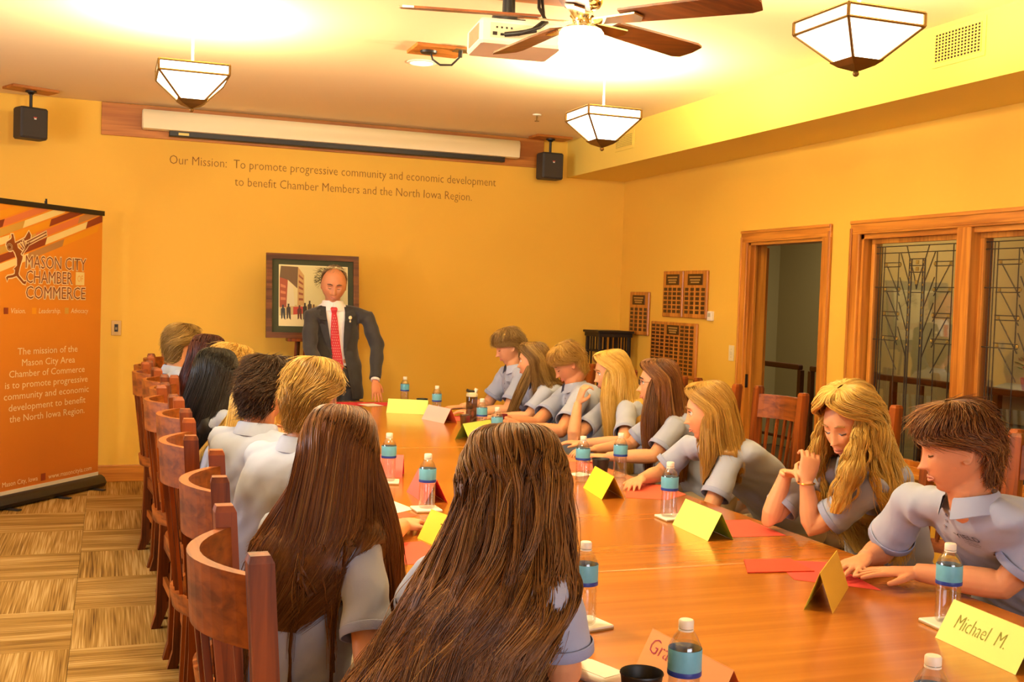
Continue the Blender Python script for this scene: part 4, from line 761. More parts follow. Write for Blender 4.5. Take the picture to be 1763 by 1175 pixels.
class Fr:
    def __init__(s, o, r, f, u): s.o, s.r, s.f, s.u = [np.array(v, float) for v in (o, r, f, u)]
    def __call__(s, p): return s.o + s.r * p[0] + s.f * p[1] + s.u * p[2]
def addmb(dst, src, fr): dst.add([tuple(fr(v)) for v in src.v], src.f)
def nrm(v): v = np.array(v, float); return v / (np.linalg.norm(v) + 1e-9)
def hand(mb, wrist, d, pn, size=1.0, pose='flat', left=False):
    # d: direction wrist -> fingers, pn: palm normal (towards what the palm faces)
    d = nrm(d); pn = nrm(np.array(pn) - d * np.dot(pn, d)); sd = np.cross(pn, d) * (-1 if left else 1)   # sd points to the thumb side
    s = size; w_ = np.array(wrist, float)
    def P(a, b_, c): return tuple(w_ + d * a * s + sd * b_ * s + pn * c * s)
    rings = []
    for a, hw, ht in ((-.02, .022, .018), (.0, .024, .017), (.03, .034, .015), (.06, .040, .014), (.085, .040, .012), (.095, .036, .009)):
        rings.append([P(a, hw * math.cos(2 * PI * k / 14), ht * math.sin(2 * PI * k / 14)) for k in range(14)])
    mb.loft(rings)
    bend = {'flat': (4, 6, 4), 'relax': (18, 24, 14), 'curl': (35, 55, 35), 'grip': (55, 70, 40)}[pose]
    for k, (b_, L) in enumerate(((.030, .070), (.010, .078), (-.011, .073), (-.031, .058))):
        ang = 0; pt = np.array([.088, b_, 0.]); fan = R((2.0 - k * 1.35) * 4.0) * (1 if pose == 'flat' else .5); pts = [P(.066, b_ * .95, 0), P(*pt)]; rad = [.0092 * s, .0088 * s]
        for q, (f_, l) in enumerate(zip((.45, .31, .24), (0, 1, 2))):
            ang += R(bend[q]); pt = pt + np.array([math.cos(ang) * math.cos(fan), math.sin(fan), math.sin(ang)]) * L * f_; pts.append(P(*pt)); rad.append((.0082, .0074, .0058)[q] * s)
        mb.tube(pts, rad, 8)
    tp = [P(.012, .018, .004), P(.038, .043, .010), P(.064, .056, .016), P(.086, .060, .022)]
    if pose in ('curl', 'grip'): tp = [P(.012, .018, .006), P(.036, .038, .022), P(.058, .036, .038), P(.074, .022, .046)]
    mb.tube(tp, [.013 * s, .0115 * s, .0095 * s, .007 * s], 8)
# --- hair: strands running down an envelope of sections -----------------------------------------
def hair(name, parent, secs, mname, n, segs, rad, wave=.004, wfreq=14, lift=.006, short=0, seed=1, flow=0, tips=.0, crown=0, fuzz=.15, part=0, collide=None, shell=True):
    rg = np.random.default_rng(seed)
    S_ = np.array(secs, float)      # rows: cx cy cz rightx righty rx fwdx fwdy ry upz.. see hs()
    m = len(S_)
    Tn = np.linspace(0, 1, 64)
    def samp0(S_, m, t):
        x = np.clip(t, 0, 1) * (m - 1); k = np.minimum(x.astype(int), m - 2); f = (x - k)[:, None]
        a = S_[np.maximum(k - 1, 0)]; b_ = S_[k]; c = S_[k + 1]; d = S_[np.minimum(k + 2, m - 1)]
        return .5 * (2 * b_ + (c - a) * f + (2 * a - 5 * b_ + 4 * c - d) * f * f + (3 * b_ - a - 3 * c + d) * f ** 3)
    D_ = samp0(S_, m, Tn); kr = np.exp(-np.linspace(-1.6, 1.6, 13) ** 2); kr /= kr.sum()
    if not short:
        lo = int(64 * 3 / (m - 1)); Ds = np.stack([np.convolve(np.pad(D_[:, c], 6, mode='edge'), kr, 'valid') for c in range(D_.shape[1])], 1); wgt = np.clip((np.arange(64) - lo * .6) / 8, 0, 1)[:, None] * np.clip((63 - np.arange(64)) / 5, 0, 1)[:, None]; D_ = D_ * (1 - wgt) + Ds * wgt
    S_ = D_; m = 64
    def samp(t):                    # t in 0..1 array -> interpolated rows (smooth)
        x = np.clip(t, 0, 1) * (m - 1); k = np.minimum(x.astype(int), m - 2); f = (x - k)[:, None]
        a = S_[np.maximum(k - 1, 0)]; b_ = S_[k]; c = S_[k + 1]; d = S_[np.minimum(k + 2, m - 1)]
        return .5 * (2 * b_ + (c - a) * f + (2 * a - 5 * b_ + 4 * c - d) * f * f + (3 * b_ - a - 3 * c + d) * f ** 3)
    def pos(t, a, off):
        q = samp(t); rx = q[:, 9] + off; ry = q[:, 10] + off
        return q[:, 0:3] + q[:, 3:6] * (rx * np.sin(a))[:, None] + q[:, 6:9] * (ry * np.cos(a))[:, None]
    # shell under the strands
    NT, NA = 36, 40; vs = []; T_ = np.linspace(0, 1, NT)
    q = samp(T_); op = np.radians(np.clip(q[:, 11], 0, 175))
    for i in range(NT):
        a = np.linspace(op[i], 2 * PI - op[i], NA); vs.append(pos(np.full(NA, T_[i]), a, -.003 - .006 * (np.sin(a * 9 + i * .1) * .5 + .5) * (T_[i] > .3)))
    V = np.concatenate(vs); F = [(i * NA + j, i * NA + j + 1, (i + 1) * NA + j + 1, (i + 1) * NA + j) for i in range(NT - 1) for j in range(NA - 1)]
    tone = [np.clip(.26 + .08 * np.sin(np.tile(np.arange(NA), NT) * 1.7), 0, 1)]
    allV = [V]; faces = F; base = len(V)
    if not shell: faces = faces[:1]; F = F[:1]
    # strands
    u = rg.random(n); nc = max(6, n // 26 // 3); lay = rg.integers(0, 3, n); cl0 = np.minimum((u * nc + lay * .33) % nc, nc - .001).astype(int); clump = cl0 + lay * nc; cph = rg.random(n) * 6.28; cp = (rg.random(3 * nc) * 6.28)[clump]; ct = rg.random(3 * nc)[clump]; uc = np.clip((cl0 + .5 - lay * .33) / nc, 0, 1); uc = np.where(np.abs(uc - u) > .2, u, uc)
    t0 = rg.random(n) ** 1.4 * (.55 if not short else .85); L = np.where(np.full(n, bool(short)), short * (.7 + .6 * rg.random(n)), 1.0 - tips * rg.random(n) * (1 + ct))
    ts = np.linspace(0, 1, segs); rows = []
    off0 = (.4 * rg.random(n) + .6 * ct) * lift; P = np.zeros((n, segs, 3)); ok = np.ones((n, segs), bool)
    for k in range(segs):
        t = np.where(np.full(n, bool(short)), t0 + ts[k] * L, t0 + (np.minimum(L, 1) - t0) * ts[k]); t = np.minimum(t, 1.0)
        q = samp(t); op = np.radians(np.clip(q[:, 11], 0, 175))
        a = op + (2 * PI - 2 * op) * (u + (uc - u) * .75 * ts[k] ** .7) + flow * ts[k] * (1 if short else 0)
        wv = wave * np.sin(t * wfreq + cp) * np.clip(t * 2 - .3, 0, 1); wv2 = wave * .8 * np.cos(t * wfreq * .83 + cp * 1.7) * np.clip(t * 2 - .3, 0, 1)
        out = off0 + wv + (ts[k] ** 1.5 * lift * (1.5 * ct + fuzz * rg.random(n)) if short else (fuzz * .02 * rg.standard_normal(n) * ts[k] * 0))
        a = a + wv2 / .09 + (.05 * np.sin(cph * 3 + ts[k] * 2)) * (.6 if not short else .8 * ts[k])
        P[:, k] = pos(t, a, out)
    # frizz
    if fuzz:
        fr_ = rg.standard_normal((n, 1, 3)) * .004 * fuzz; P += fr_ * (ts[None, :, None] ** 2) * 3
    if collide is not None:
        me_, og_ = collide; tree = BVHTree.FromPolygons([tuple(v.co) for v in me_.vertices], [tuple(f_.vertices) for f_ in me_.polygons]); og_ = np.array(og_); zlim = np.array([v.co.z for v in me_.vertices]).max() + .02
        def push(A_, mg):
            for i in range(len(A_)):
                q_ = A_[i] - og_
                if q_[2] > zlim: continue
                l_, nn_, _, d_ = tree.find_nearest(Vector(q_), .13)
                if l_ is None: continue
                sd_ = (Vector(q_) - l_).dot(nn_)
                if sd_ < mg: A_[i] = np.array(l_ + nn_ * (mg + min(.012, .1 * abs(sd_)))) + og_
        push(V, .006); Pf = P.copy().reshape(-1, 3); push(Pf, .009); Dp = Pf.reshape(P.shape) - P
        for _k in range(5): sm_ = Dp.copy(); sm_[:, 1:-1] = .25 * Dp[:, :-2] + .5 * Dp[:, 1:-1] + .25 * Dp[:, 2:]; Dp = sm_
        P = P + Dp * 1.05
    tan = np.gradient(P, axis=1); tan /= np.linalg.norm(tan, axis=2, keepdims=True) + 1e-9
    ref = nrm([.3, .5, .8]); s1 = np.cross(tan, ref); s1 /= np.linalg.norm(s1, axis=2, keepdims=True) + 1e-9; s2 = np.cross(tan, s1)
    rr = rad * (.6 + .8 * rg.random(n))[:, None] * (1 - .75 * ts[None, :] ** 3)
    ring = [P + (s1 * math.cos(2 * PI * j / 3) + s2 * math.sin(2 * PI * j / 3)) * rr[:, :, None] for j in range(3)]
    RV = np.stack(ring, axis=2).reshape(-1, 3); allV.append(RV); idx = base + (np.arange(n)[:, None, None] * segs + np.arange(segs - 1)[None, :, None]) * 3
    j = np.arange(3)[None, None, :]; k = (j + 1) % 3; q4 = np.stack([idx + j, idx + k, idx + 3 + k, idx + 3 + j], -1).reshape(-1, 4)
    tn = np.clip(.48 + .10 * rg.standard_normal(n) + .42 * (ct - .5), 0, 1); tone.append(np.repeat((tn[:, None] + (ts[None, :] - .4) * .12).ravel(), 3))
    V = np.concatenate(allV); Fq = np.concatenate([np.array(F), q4])
    me = bpy.data.meshes.new(name); me.vertices.add(len(V)); me.vertices.foreach_set('co', V.astype(np.float32).ravel())
    me.loops.add(len(Fq) * 4); me.loops.foreach_set('vertex_index', Fq.astype(np.int32).ravel()); me.polygons.add(len(Fq)); me.polygons.foreach_set('loop_start', (np.arange(len(Fq)) * 4).astype(np.int32)); me.polygons.foreach_set('loop_total', np.full(len(Fq), 4, np.int32)); me.update(calc_edges=True)
    me.polygons.foreach_set('use_smooth', [True] * len(Fq)); at = me.attributes.new('tone', 'FLOAT', 'POINT'); at.data.foreach_set('value', np.concatenate(tone).astype(np.float32))
    me.materials.append(M['h_' + mname]); return link(name, me, parent, True)
def short_secs(H, vol=1.0, nape=-.085, fringe=0, top=.012):
    # rows in head frame; columns: centre(3) right(3) fwd(3) rx ry open
    rows = []
    for z, rx, yf, yb, op in ((.118 + top + .004, .010, .012, .012, 0), (.118 + top, .040 * vol, .045, .045, 0), (.104 + top * .8, .064 * vol, .076, .078, 0), (.078 + top * .5, .079 * vol, .094, .098, 0 if fringe else 8), (.055, .085 * vol, .099 if fringe else .096, .110, 30 if not fringe else 12 if fringe < 2 else 0), (.028, .0865 * vol, .100, .114, 76 if not fringe else 68), (.000, .0850 * vol, .090, .112, 112), (-.03, .0815 * vol, .08, .103, 120), (-.06, .071, .07, .088, 122), (-.085, .062, .05, .076, 124), (nape - .02, .056, .04, .068, 130)):
        cy = (yf - yb) / 2; rows.append(list(H((0, cy, z))) + list(H.r) + list(H.f) + [rx, (yf + yb) / 2, op])
    return rows
def long_secs(H, B, hang, vol=1.0, face=62, top=.014):
    # skull part in head frame then hanging part: list of (right, fwd, up offsets from head centre in body axes, rx, ry, open)
    rows = []
    for z, rx, yf, yb, op in ((.118 + top + .002, .008, .02, .02, 0), (.118 + top, .040 * vol, .055, .05, 0), (.104 + top * .8, .066 * vol, .084, .082, 4), (.075 + top * .5, .083 * vol, .097, .103, 34), (.040, .091 * vol, .097, .114, face), (.0, .094 * vol, .092, .114, face + 10)):
        cy = (yf - yb) / 2; rows.append(list(H((0, cy, z))) + list(H.r) + list(H.f) + [rx, (yf + yb) / 2, op])
    for j_, (r_, f_, u_, rx, ry, op) in enumerate(hang):
        w_ = min(1, (j_ + 1) / 5); R_ = nrm(H.r * [1, 1, 0] * (1 - w_) + B.r * w_); F_ = nrm(H.f * [1, 1, 0] * (1 - w_) + B.f * w_)
        c = H.o + B.r * r_ + B.f * f_ + np.array([0, 0, 1]) * u_; rows.append(list(c) + list(R_) + list(F_) + [rx, ry, op])
    return rows
REACH = []
def person(label, head, hyaw, pitch=8, roll=0, hip=None, byaw=None, arms=(), hairfn=None, skin='skin', sex='f', group=None, sh=None, hz=.53, shz=1.0, bottom='khaki', top='polo', vx=.0048, eyes='open', headk=1.0, seated=True, collar=True, legs=True, bulk=1.0, hands=True, fat=1.0):
    byaw = hyaw if byaw is None else byaw; hy = R(hyaw); by = R(byaw); origin = (hip[0], hip[1], 0); root = thing('person', label, 'person', origin, 0, group)
    f = np.array([math.cos(hy), math.sin(hy), 0]); r = np.array([math.sin(hy), -math.cos(hy), 0]); z = np.array([0, 0, 1.]); p = R(pitch); q = R(roll)
    f2 = f * math.cos(p) - z * math.sin(p); u2 = z * math.cos(p) + f * math.sin(p); r2 = r * math.cos(q) - u2 * math.sin(q); u3 = u2 * math.cos(q) + r * math.sin(q); k = headk
    hc = np.array(head, float) - u3 * .130 * k; H = Fr(hc, r2 * k, f2 * k, u3 * k); Hn = Fr(hc, r2, f2, u3)
    bf = np.array([math.cos(by), math.sin(by), 0]); br = np.array([math.sin(by), -math.cos(by), 0])
    hp = np.array([hip[0], hip[1], hz]); nb = hc + np.array([0, 0, -.150]) * k - (f * .25 + bf * .75) * .035 - f2 * .01
    # spine
    mid = hp * .5 + nb * .5 - bf * .035; ch = hp * .2 + nb * .8 - bf * .022
    sp = crom([hp, mid, ch, nb], 15)
    wd = (1.0 if sex == 'm' else .92) * bulk
    prof = [(0, .165, .115), (.12, .17, .122), (.35, .145 if sex == 'f' else .158, .105), (.58, .158, .115), (.75, .172, .112), (.86, .160, .092), (.94, .105, .070), (1, .062, .060)]
    def pr(t):
        for a, b_ in zip(prof[:-1], prof[1:]):
            if t <= b_[0]: k_ = (t - a[0]) / (b_[0] - a[0]); return a[1] + (b_[1] - a[1]) * k_, a[2] + (b_[2] - a[2]) * k_
        return prof[-1][1:]
    def torso(s, grow, t0=0, t1=1):
        rings = []
        for i, c in enumerate(sp):
            t = i / 14
            if t < t0 - .01 or t > t1 + .01: continue
            tn = nrm(sp[min(i + 1, 14)] - sp[max(i - 1, 0)]); fo = nrm(bf - tn * np.dot(bf, tn)); a, b_ = pr(t); a = a * wd * s + grow; b_ = b_ * s * bulk + grow
            ring = []
            for j in range(24):
                an = 2 * PI * j / 24; cc, ss = math.cos(an), math.sin(an); e_ = .85; ring.append(c + br * a * math.copysign(abs(cc) ** e_, cc) + fo * b_ * math.copysign(abs(ss) ** e_, ss))
            rings.append(ring)
        return rings
    ti = int(14 * .86); tn = nrm(sp[13] - sp[9]); shw = (.195 if sex == 'm' else .168) * bulk
    shc = nb - z * .055 - bf * .0; SH = {}
    for s in (-1, 1): SH[s] = shc + br * shw * s * .93
    if sh:
        for s, v in sh.items(): SH[s] = np.array(v, float) - z * .045
    # arms
    A = {}
    for s in (-1, 1):
        sp_ = dict(arms).get(s)
        if sp_ is None:
            el = SH[s] + bf * .12 + br * s * .05; el[2] = .80; wr = el + bf * .22 - br * s * .08; wr[2] = .785; A[s] = (el, wr, bf - br * s * .3, -z, 'relax')
        else: A[s] = tuple(np.array(v, float) if not isinstance(v, str) else v for v in sp_)
    body = MB(); hm = MB(); hm.loft(head_rings(sex == 'f', .9 if sex == 'f' else 1.05, fat)); hm.add(ear(1).v, ear(1).f); hm.add(ear(-1).v, ear(-1).f); addmb(body, hm, H)
    nk = .050 if sex == 'f' else .058
    body.tube([tuple(hc + u3 * -.02 - f2 * .03), tuple(hc - u3 * .085 * k - f2 * .030), tuple(nb + (hc - nb) * .25), tuple(nb), tuple(nb - tn * .10)], [nk, nk * .97, nk * 1.0, nk * 1.05, nk * 1.3], 18)
    body.loft([list(map(tuple, rg_)) for rg_ in torso(.88, 0)])
    for s in (-1, 1):
        el, wr, hd, pn, pose = A[s]; rr = 1.0 if sex == 'f' else 1.13
        pts = crom([SH[s] - br * s * .05, SH[s], SH[s] * .45 + el * .55, el, el * .5 + wr * .5, wr], 16)
        # keep the elbow crisp
        pts = [SH[s] - br * s * .06, SH[s], SH[s] * .75 + el * .25, SH[s] * .4 + el * .6, SH[s] * .1 + el * .9, el * .985 + wr * .015, el * .85 + wr * .15, el * .6 + wr * .4, el * .25 + wr * .75, wr]
        body.tube([tuple(x) for x in pts], [x * rr for x in (.038, .040, .041, .039, .036, .036, .038, .037, .028, .0235)], 14)
        if hands: hand(body, wr, hd, pn, (.93 if sex == 'f' else 1.03), pose, left=(s == -1))
        body.tube([tuple(nb - tn * .02), tuple(nb * .5 + SH[s] * .5 + tn * .0), tuple(SH[s])], [.034, .030, .030], 12)
    me = vox(body, vx, 3); me.materials.append(M[skin]); bo = link('body', me, root, True)
    # eyes, brows, lips
    for s in (-1, 1):
        if eyes == 'open':
            e = MB(); e.ball((s * .031, .0755, .010), .0118, 14, 10); e2 = MB(); addmb(e2, e, H); eo = e2.build('eye', M['eye'], bo, True, True)
            e = MB(); e.ball((s * .0305, .0845, .009), (.0052, .0036, .0052), 12, 8); e2 = MB(); addmb(e2, e, H); e2.build('iris', M['iris'], bo, True, True)
        e = MB(); e.tube([(s * .016, .0885 if eyes == 'open' else .084, .0165 if eyes == 'open' else .004), (s * .03, .0905 if eyes == 'open' else .087, .0195 if eyes == 'open' else .0005), (s * .045, .0815 if eyes == 'open' else .079, .0155 if eyes == 'open' else .004)], [.0012, .0022, .0014], 6); e2 = MB(); addmb(e2, e, H); e2.build('eyelash', M['iris'], bo, True, True)
        e = MB(); e.tube([(s * .014, .0945, .031), (s * .030, .0945, .037), (s * .050, .083, .032)], [.0022, .0032, .0018], 6); e2 = MB(); addmb(e2, e, H); e2.build('eyebrow', M['h_' + (hairfn or {}).get('col', 'brown')], bo, True, True)
    e = MB(); e.tube([(-.023, .0835, -.0615), (-.010, .0915, -.0575), (0, .0935, -.0585), (.010, .0915, -.0575), (.023, .0835, -.0615)], [.001, .0036, .0038, .0036, .001], 8); e.tube([(-.021, .0835, -.064), (-.010, .0915, -.0675), (0, .0930, -.0685), (.010, .0915, -.0675), (.021, .0835, -.064)], [.001, .0040, .0046, .0040, .001], 8); e2 = MB(); addmb(e2, e, H); e2.build('lips', M['lip'], bo, True, True)
    # shirt
    if top == 'polo':
        sb = MB(); sb.loft([list(map(tuple, x)) for x in torso(1.0, .010, 0, 1)]); cuts = []
        for s in (-1, 1):
            el = A[s][0]; c_end = SH[s] * .30 + el * .70; rr = 1.0 if sex == 'f' else 1.12
            sb.tube([tuple(SH[s] - br * s * .08 - tn * .02), tuple(SH[s] + tn * .004), tuple(SH[s] * .65 + el * .35), tuple(c_end)], [.056 * rr, .0545 * rr, .056 * rr, .062 * rr], 20)
            sb.tube([tuple(nb - tn * .035), tuple(nb * .5 + SH[s] * .5 - tn * .012), tuple(SH[s] - tn * .004)], [.050, .050, .052], 14); cuts.append((c_end, nrm(el - SH[s]), s, rr))
        me = vox(sb, .009, 6)
        # wrinkles in the geometry, and open sleeve ends
        n = len(me.vertices); co = np.empty(n * 3); me.vertices.foreach_get('co', co); co = co.reshape(-1, 3); no = np.empty(n * 3); me.vertices.foreach_get('normal', no); no = no.reshape(-1, 3)
        lc = co - hp; aa = lc @ br; bb = lc @ bf; zz = lc[:, 2]; ph = (hip[1] * 7) % 6
        wv = .0035 * np.sin(18 * zz + 9 * aa + ph + 3 * np.sin(11 * bb + 7 * aa)) * np.clip(1.2 - zz / .5, .3, 1) + .0022 * np.sin(41 * zz - 19 * aa + 13 * bb + ph * 2 + 2 * np.sin(23 * aa)) + .0016 * np.sin(67 * aa + 31 * bb - 29 * zz + 2 * np.sin(31 * zz))
        co = co + no * wv[:, None]; me.vertices.foreach_set('co', co.ravel()); me.update()
        bm = bmesh.new(); bm.from_mesh(me); kill = []
        for fc in bm.faces:
            c = np.array(fc.calc_center_median()); nn = np.array(fc.normal)
            for ce, ax, s, rr in cuts:
                if np.linalg.norm(c - ce) < .075 and np.dot(c - ce, ax) > -.004 and np.dot(nn, ax) > .45: kill.append(fc); break
        bmesh.ops.delete(bm, geom=kill, context='FACES'); bm.to_mesh(me); bm.free(); me.materials.append(M['polo']); so = link('polo_shirt', me, root, True)
        for ce, ax, s, rr in cuts:
            e1 = nrm(np.cross(ax, [0.2, .1, 1])); e2_ = np.cross(ax, e1); rg_ = []
            for a_, r_ in ((-.012, .0625), (-.010, .0650), (.010, .0650), (.012, .063), (.011, .0605), (-.004, .0605)): rg_.append([tuple(ce + ax * a_ + (e1 * math.cos(2 * PI * j / 26) + e2_ * math.sin(2 * PI * j / 26)) * r_ * rr) for j in range(26)])
            MB().loft(rg_, False).build('sleeve_cuff', M['polo_trim'], so, True, True)
        if collar:
            cdir = nrm(hc - f2 * .03 - nb); cf = nrm(bf - cdir * np.dot(bf, cdir)); cr = np.cross(cf, cdir); cn = nb - tn * .004
            rings = []
            for a0, rr_ in ((.000, 1.12), (.030, 1.02), (.036, 1.06), (.030, 1.16), (-.014, 1.38), (-.016, 1.36), (.022, 1.10)):
                ring = []
                for j in range(33):
                    an = R(22 + 316 * j / 32); frt = max(0, math.cos(an)); pt_ = (-.022 if rr_ > 1.3 else -.008) * frt ** 2; ring.append(tuple(cn + cdir * (a0 * (1 - .1 * frt) + pt_) + (cf * math.cos(an) + cr * math.sin(an)) * nk * 1.12 * rr_))
                rings.append(ring)
            MB().loft(rings, False, closed=False).build('collar', M['polo'], so, True, True)
        if sex == 'm' or not (hairfn and hairfn.get('long')):
            pass
    else: so = None
    # lower body
    if legs and seated:
        lg = MB(); lg.loft([[tuple(hp + br * (.165 * wd) * math.cos(2 * PI * j / 20) * k_ + bf * (.13 * math.sin(2 * PI * j / 20) + o_) * 1.0 + z * zz_) for j in range(20)] for zz_, k_, o_ in ((-.055, 1, .02), (-.02, 1.03, .01), (.06, 1.0, 0))])
        for s in (-1, 1):
            a = hp + br * s * .085 - z * .01; kn = a + bf * .40 + br * s * .02 + z * .0; an_ = kn - z * .40 - bf * .04
            kn[2] = .50; an_[2] = .10
            lg.tube([tuple(a), tuple(a * .5 + kn * .5), tuple(kn * .98 + a * .02), tuple(kn * .7 + an_ * .3 + bf * .01), tuple(an_)], [.082, .074, .062, .056, .050], 14)
            sb = MB(); sb.loft([[tuple(np.array([an_[0], an_[1], 0]) + bf * y_ + br * w_ * math.cos(2 * PI * j / 16) + z * (zt_ * .5 + zt_ * .5 * math.sin(2 * PI * j / 16) + .002)) for j in range(16)] for y_, w_, zt_ in ((-.075, .022, .06), (-.055, .034, .085), (.0, .038, .10), (.06, .042, .075), (.13, .044, .055), (.165, .030, .04), (.18, .012, .025))]); sb.build('shoe', M['shoe'], root, True, True)
        m2 = vox(lg, .014, 4); m2.materials.append(M[bottom]); link('trousers', m2, root, True)
    if hairfn: hairfn['fn'](root, Hn, Fr(hc, br, bf, z), H, (so.data, origin) if so else None)
    return dict(root=root, body=bo, shirt=so, H=H, hc=hc, br=br, bf=bf, hp=hp, nb=nb, SH=SH, sp=sp, A=A, tn=tn)
def shorthair(col, n=1500, vol=1.0, fringe=0, lift=.010, L=.28, wave=.002, flow=.5, seed=1, rad=.0011, top=.012, nape=-.085, fuzz=.5):
    def fn(root, Hn, B, H, cd=None): hair('hair', root, short_secs(H, vol, nape, fringe, top), col, n, 8, rad, wave, 14, lift, L, seed, flow, fuzz=fuzz)
    return dict(fn=fn, col=col)
def longhair(col, hang, n=900, vol=1.0, face=62, wave=.004, wfreq=14, seed=1, rad=.0012, segs=18, lift=.010, top=.014, tips=.08, fuzz=.3, use_head=False):
    def fn(root, Hn, B, H, cd=None): hair('hair', root, long_secs(H, Fr(H.o, Hn.r * [1, 1, 0], Hn.f * [1, 1, 0], [0, 0, 1]) if use_head else B, hang, vol, face, top), col, n, segs, rad, wave, wfreq, lift, 0, seed, 0, tips, fuzz=fuzz, collide=cd)
    return dict(fn=fn, col=col, long=True)
# ------------------------------------------------------------------ who is where
GP = 'students in pale blue polo shirts around the table'
def lock(p, path, col, n=160, seed=3, name='hair_lock', wave=.004, rad=.0011, wfreq=14, segs=14, lift=.004, tips=.25):
    # a free hanging lock: path rows are offsets from head centre along body right / forward / up, with rx, ry
    rows = []; r0, f0, u0_, x0_, y0_ = path[0]; path = [(r0 * .6, f0 * .5, u0_ + .075, .004, .004), (r0 * .9, f0 * .8, u0_ + .045, x0_ * .45, y0_ * .45), (r0, f0, u0_ - .01, x0_ * .8, y0_ * .8)] + list(path[1:])
    for r_, f_, u_, rx, ry in path: rows.append(list(p['hc'] + p['br'] * r_ + p['bf'] * f_ + np.array([0, 0, 1.]) * u_) + list(p['br']) + list(p['bf']) + [rx, ry, 0])
    return hair(name, p['root'], rows, col, n, segs, rad, wave, wfreq, lift, 0, seed, 0, tips, fuzz=.3, collide=(p['shirt'].data, ORG[p['root']]) if p['shirt'] else None)
def undershirt(p):
    pass
# left side, near to far -----------------------------------------------------------------------
L1 = person('girl seen from behind with very long wavy brown hair leaning over the table', (-3.63, -7.08, 1.285), 80, 12, 0, (-3.93, -7.22), 58, sh={1: (-3.575, -7.23, 1.03), -1: (-3.77, -7.0, 1.0)}, group=GP,
    arms=[(1, ((-3.55, -7.22, .80), (-3.46, -6.99, .785), (-.2, 1, 0), (0, 0, -1), 'relax')), (-1, ((-3.73, -6.72, .80), (-3.52, -6.70, .785), (1, .2, 0), (0, 0, -1), 'relax'))],
    hairfn=longhair('brown2', [(-.005, -.035, -.12, .120, .12, 72), (-.035, -.075, -.22, .145, .125, 78), (-.085, -.135, -.33, .155, .125, 90), (-.145, -.215, -.45, .160, .125, 98), (-.20, -.29, -.57, .15, .11, 104), (-.23, -.34, -.68, .11, .085, 110)], n=3800, vol=1.05, wave=.013, wfreq=30, seed=11, rad=.0011, segs=30, lift=.024, tips=.14, fuzz=.8, top=.02), hz=.55)
lock(L1, [(.085, .0, -.05, .03, .03), (.095, .0, -.17, .035, .04), (.095, -.01, -.30, .032, .03), (.085, -.02, -.43, .02, .02)], 'brown2', 420, 5, wave=.006, wfreq=20, segs=18)
L2 = person('girl seen from behind with long straight brown hair on the left side', (-3.88, -6.50, 1.27), 62, 10, 0, (-4.0, -6.42), 50, sh={1: (-3.85, -6.62, 1.01), -1: (-4.02, -6.36, .98)}, group=GP,
    arms=[(1, ((-3.86, -6.80, .68), (-3.70, -6.64, .79), (.6, .8, 0), (0, 0, -1), 'relax'))],
    hairfn=longhair('brown', [(.0, -.03, -.12, .110, .12, 70), (-.01, -.04, -.20, .125, .12, 88), (-.05, -.07, -.30, .125, .115, 116), (-.10, -.09, -.40, .10, .10, 126)], n=2600, vol=1.0, wave=.0025, wfreq=10, seed=12, rad=.0009, segs=20, lift=.010, tips=.16, fuzz=.35, top=.018))
lock(L2, [(.075, .03, -.02, .035, .05), (.105, .02, -.14, .045, .055), (.125, .03, -.26, .042, .05), (.135, .04, -.40, .03, .035), (.135, .05, -.52, .02, .02)], 'brown', 620, 6, wave=.002, segs=18)
lock(L2, [(-.07, -.06, -.06, .04, .05), (-.115, -.08, -.18, .05, .05), (-.15, -.10, -.30, .045, .045), (-.17, -.12, -.44, .035, .03), (-.18, -.13, -.60, .016, .014)], 'brown', 620, 7, wave=.002, segs=18)
for k, (a, b_) in enumerate(((.03, .0), (.06, .01), (.085, .015), (.0, -.01))): lock(L2, [(a, -.10, -.12, .010, .006), (a + .01, -.118, -.26, .010, .005), (a + .03 - .02 * k, -.135, -.36, .008, .004), (a + .05 - .03 * k, -.145, -.46 - .03 * k, .004, .003)], 'brown', 26, 20 + k, wave=.002, segs=14)
L3 = person('blond haired boy seen from behind on the left side', (-3.82, -5.74, 1.345), 62, 8, 0, (-3.95, -5.62), 40, group=GP, sex='m', hairfn=shorthair('golden', 2600, .97, 0, .010, .30, .003, .3, 21, .0012, .02), headk=.98)
L4 = person('boy with curly dark brown hair on the left side', (-3.865, -4.95, 1.305), 55, 6, 0, (-3.93, -4.86), 40, group=GP, sex='m', hairfn=shorthair('dark', 2800, 1.0, 0, .011, .20, .010, .35, 22, .0012, .018, fuzz=1.0), skin='skin2')
L5 = person('girl with long blond hair mostly hidden behind the curly haired boy', (-3.835, -4.42, 1.205), 60, 12, 0, (-3.97, -4.26), 30, group=GP, hairfn=longhair('blond', [(.02, -.03, -.12, .085, .10, 75), (.02, -.05, -.24, .09, .09, 95), (.02, -.07, -.36, .07, .06, 110), (.02, -.08, -.44, .05, .04, 115)], 700, .95, seed=13), hz=.5)
lock(L5, [(.06, .02, -.05, .03, .04), (.11, .01, -.16, .03, .035), (.16, -.01, -.28, .025, .03), (.19, -.03, -.38, .015, .015)], 'blond', 200, 8)
lock(L5, [(-.06, -.06, -.05, .03, .04), (-.12, -.10, -.16, .03, .035), (-.18, -.16, -.28, .025, .03), (-.22, -.2, -.38, .015, .015)], 'blond', 200, 9)
L6 = person('girl with long straight black hair on the left side', (-3.955, -3.84, 1.275), 60, 8, 0, (-3.95, -3.72), 30, group=GP, skin='skin2', hairfn=longhair('black', [(.0, -.04, -.12, .115, .12, 72), (-.01, -.06, -.24, .13, .12, 84), (-.02, -.08, -.36, .13, .11, 95), (-.03, -.10, -.46, .11, .08, 105)], 1100, 1.08, wave=.001, seed=14))
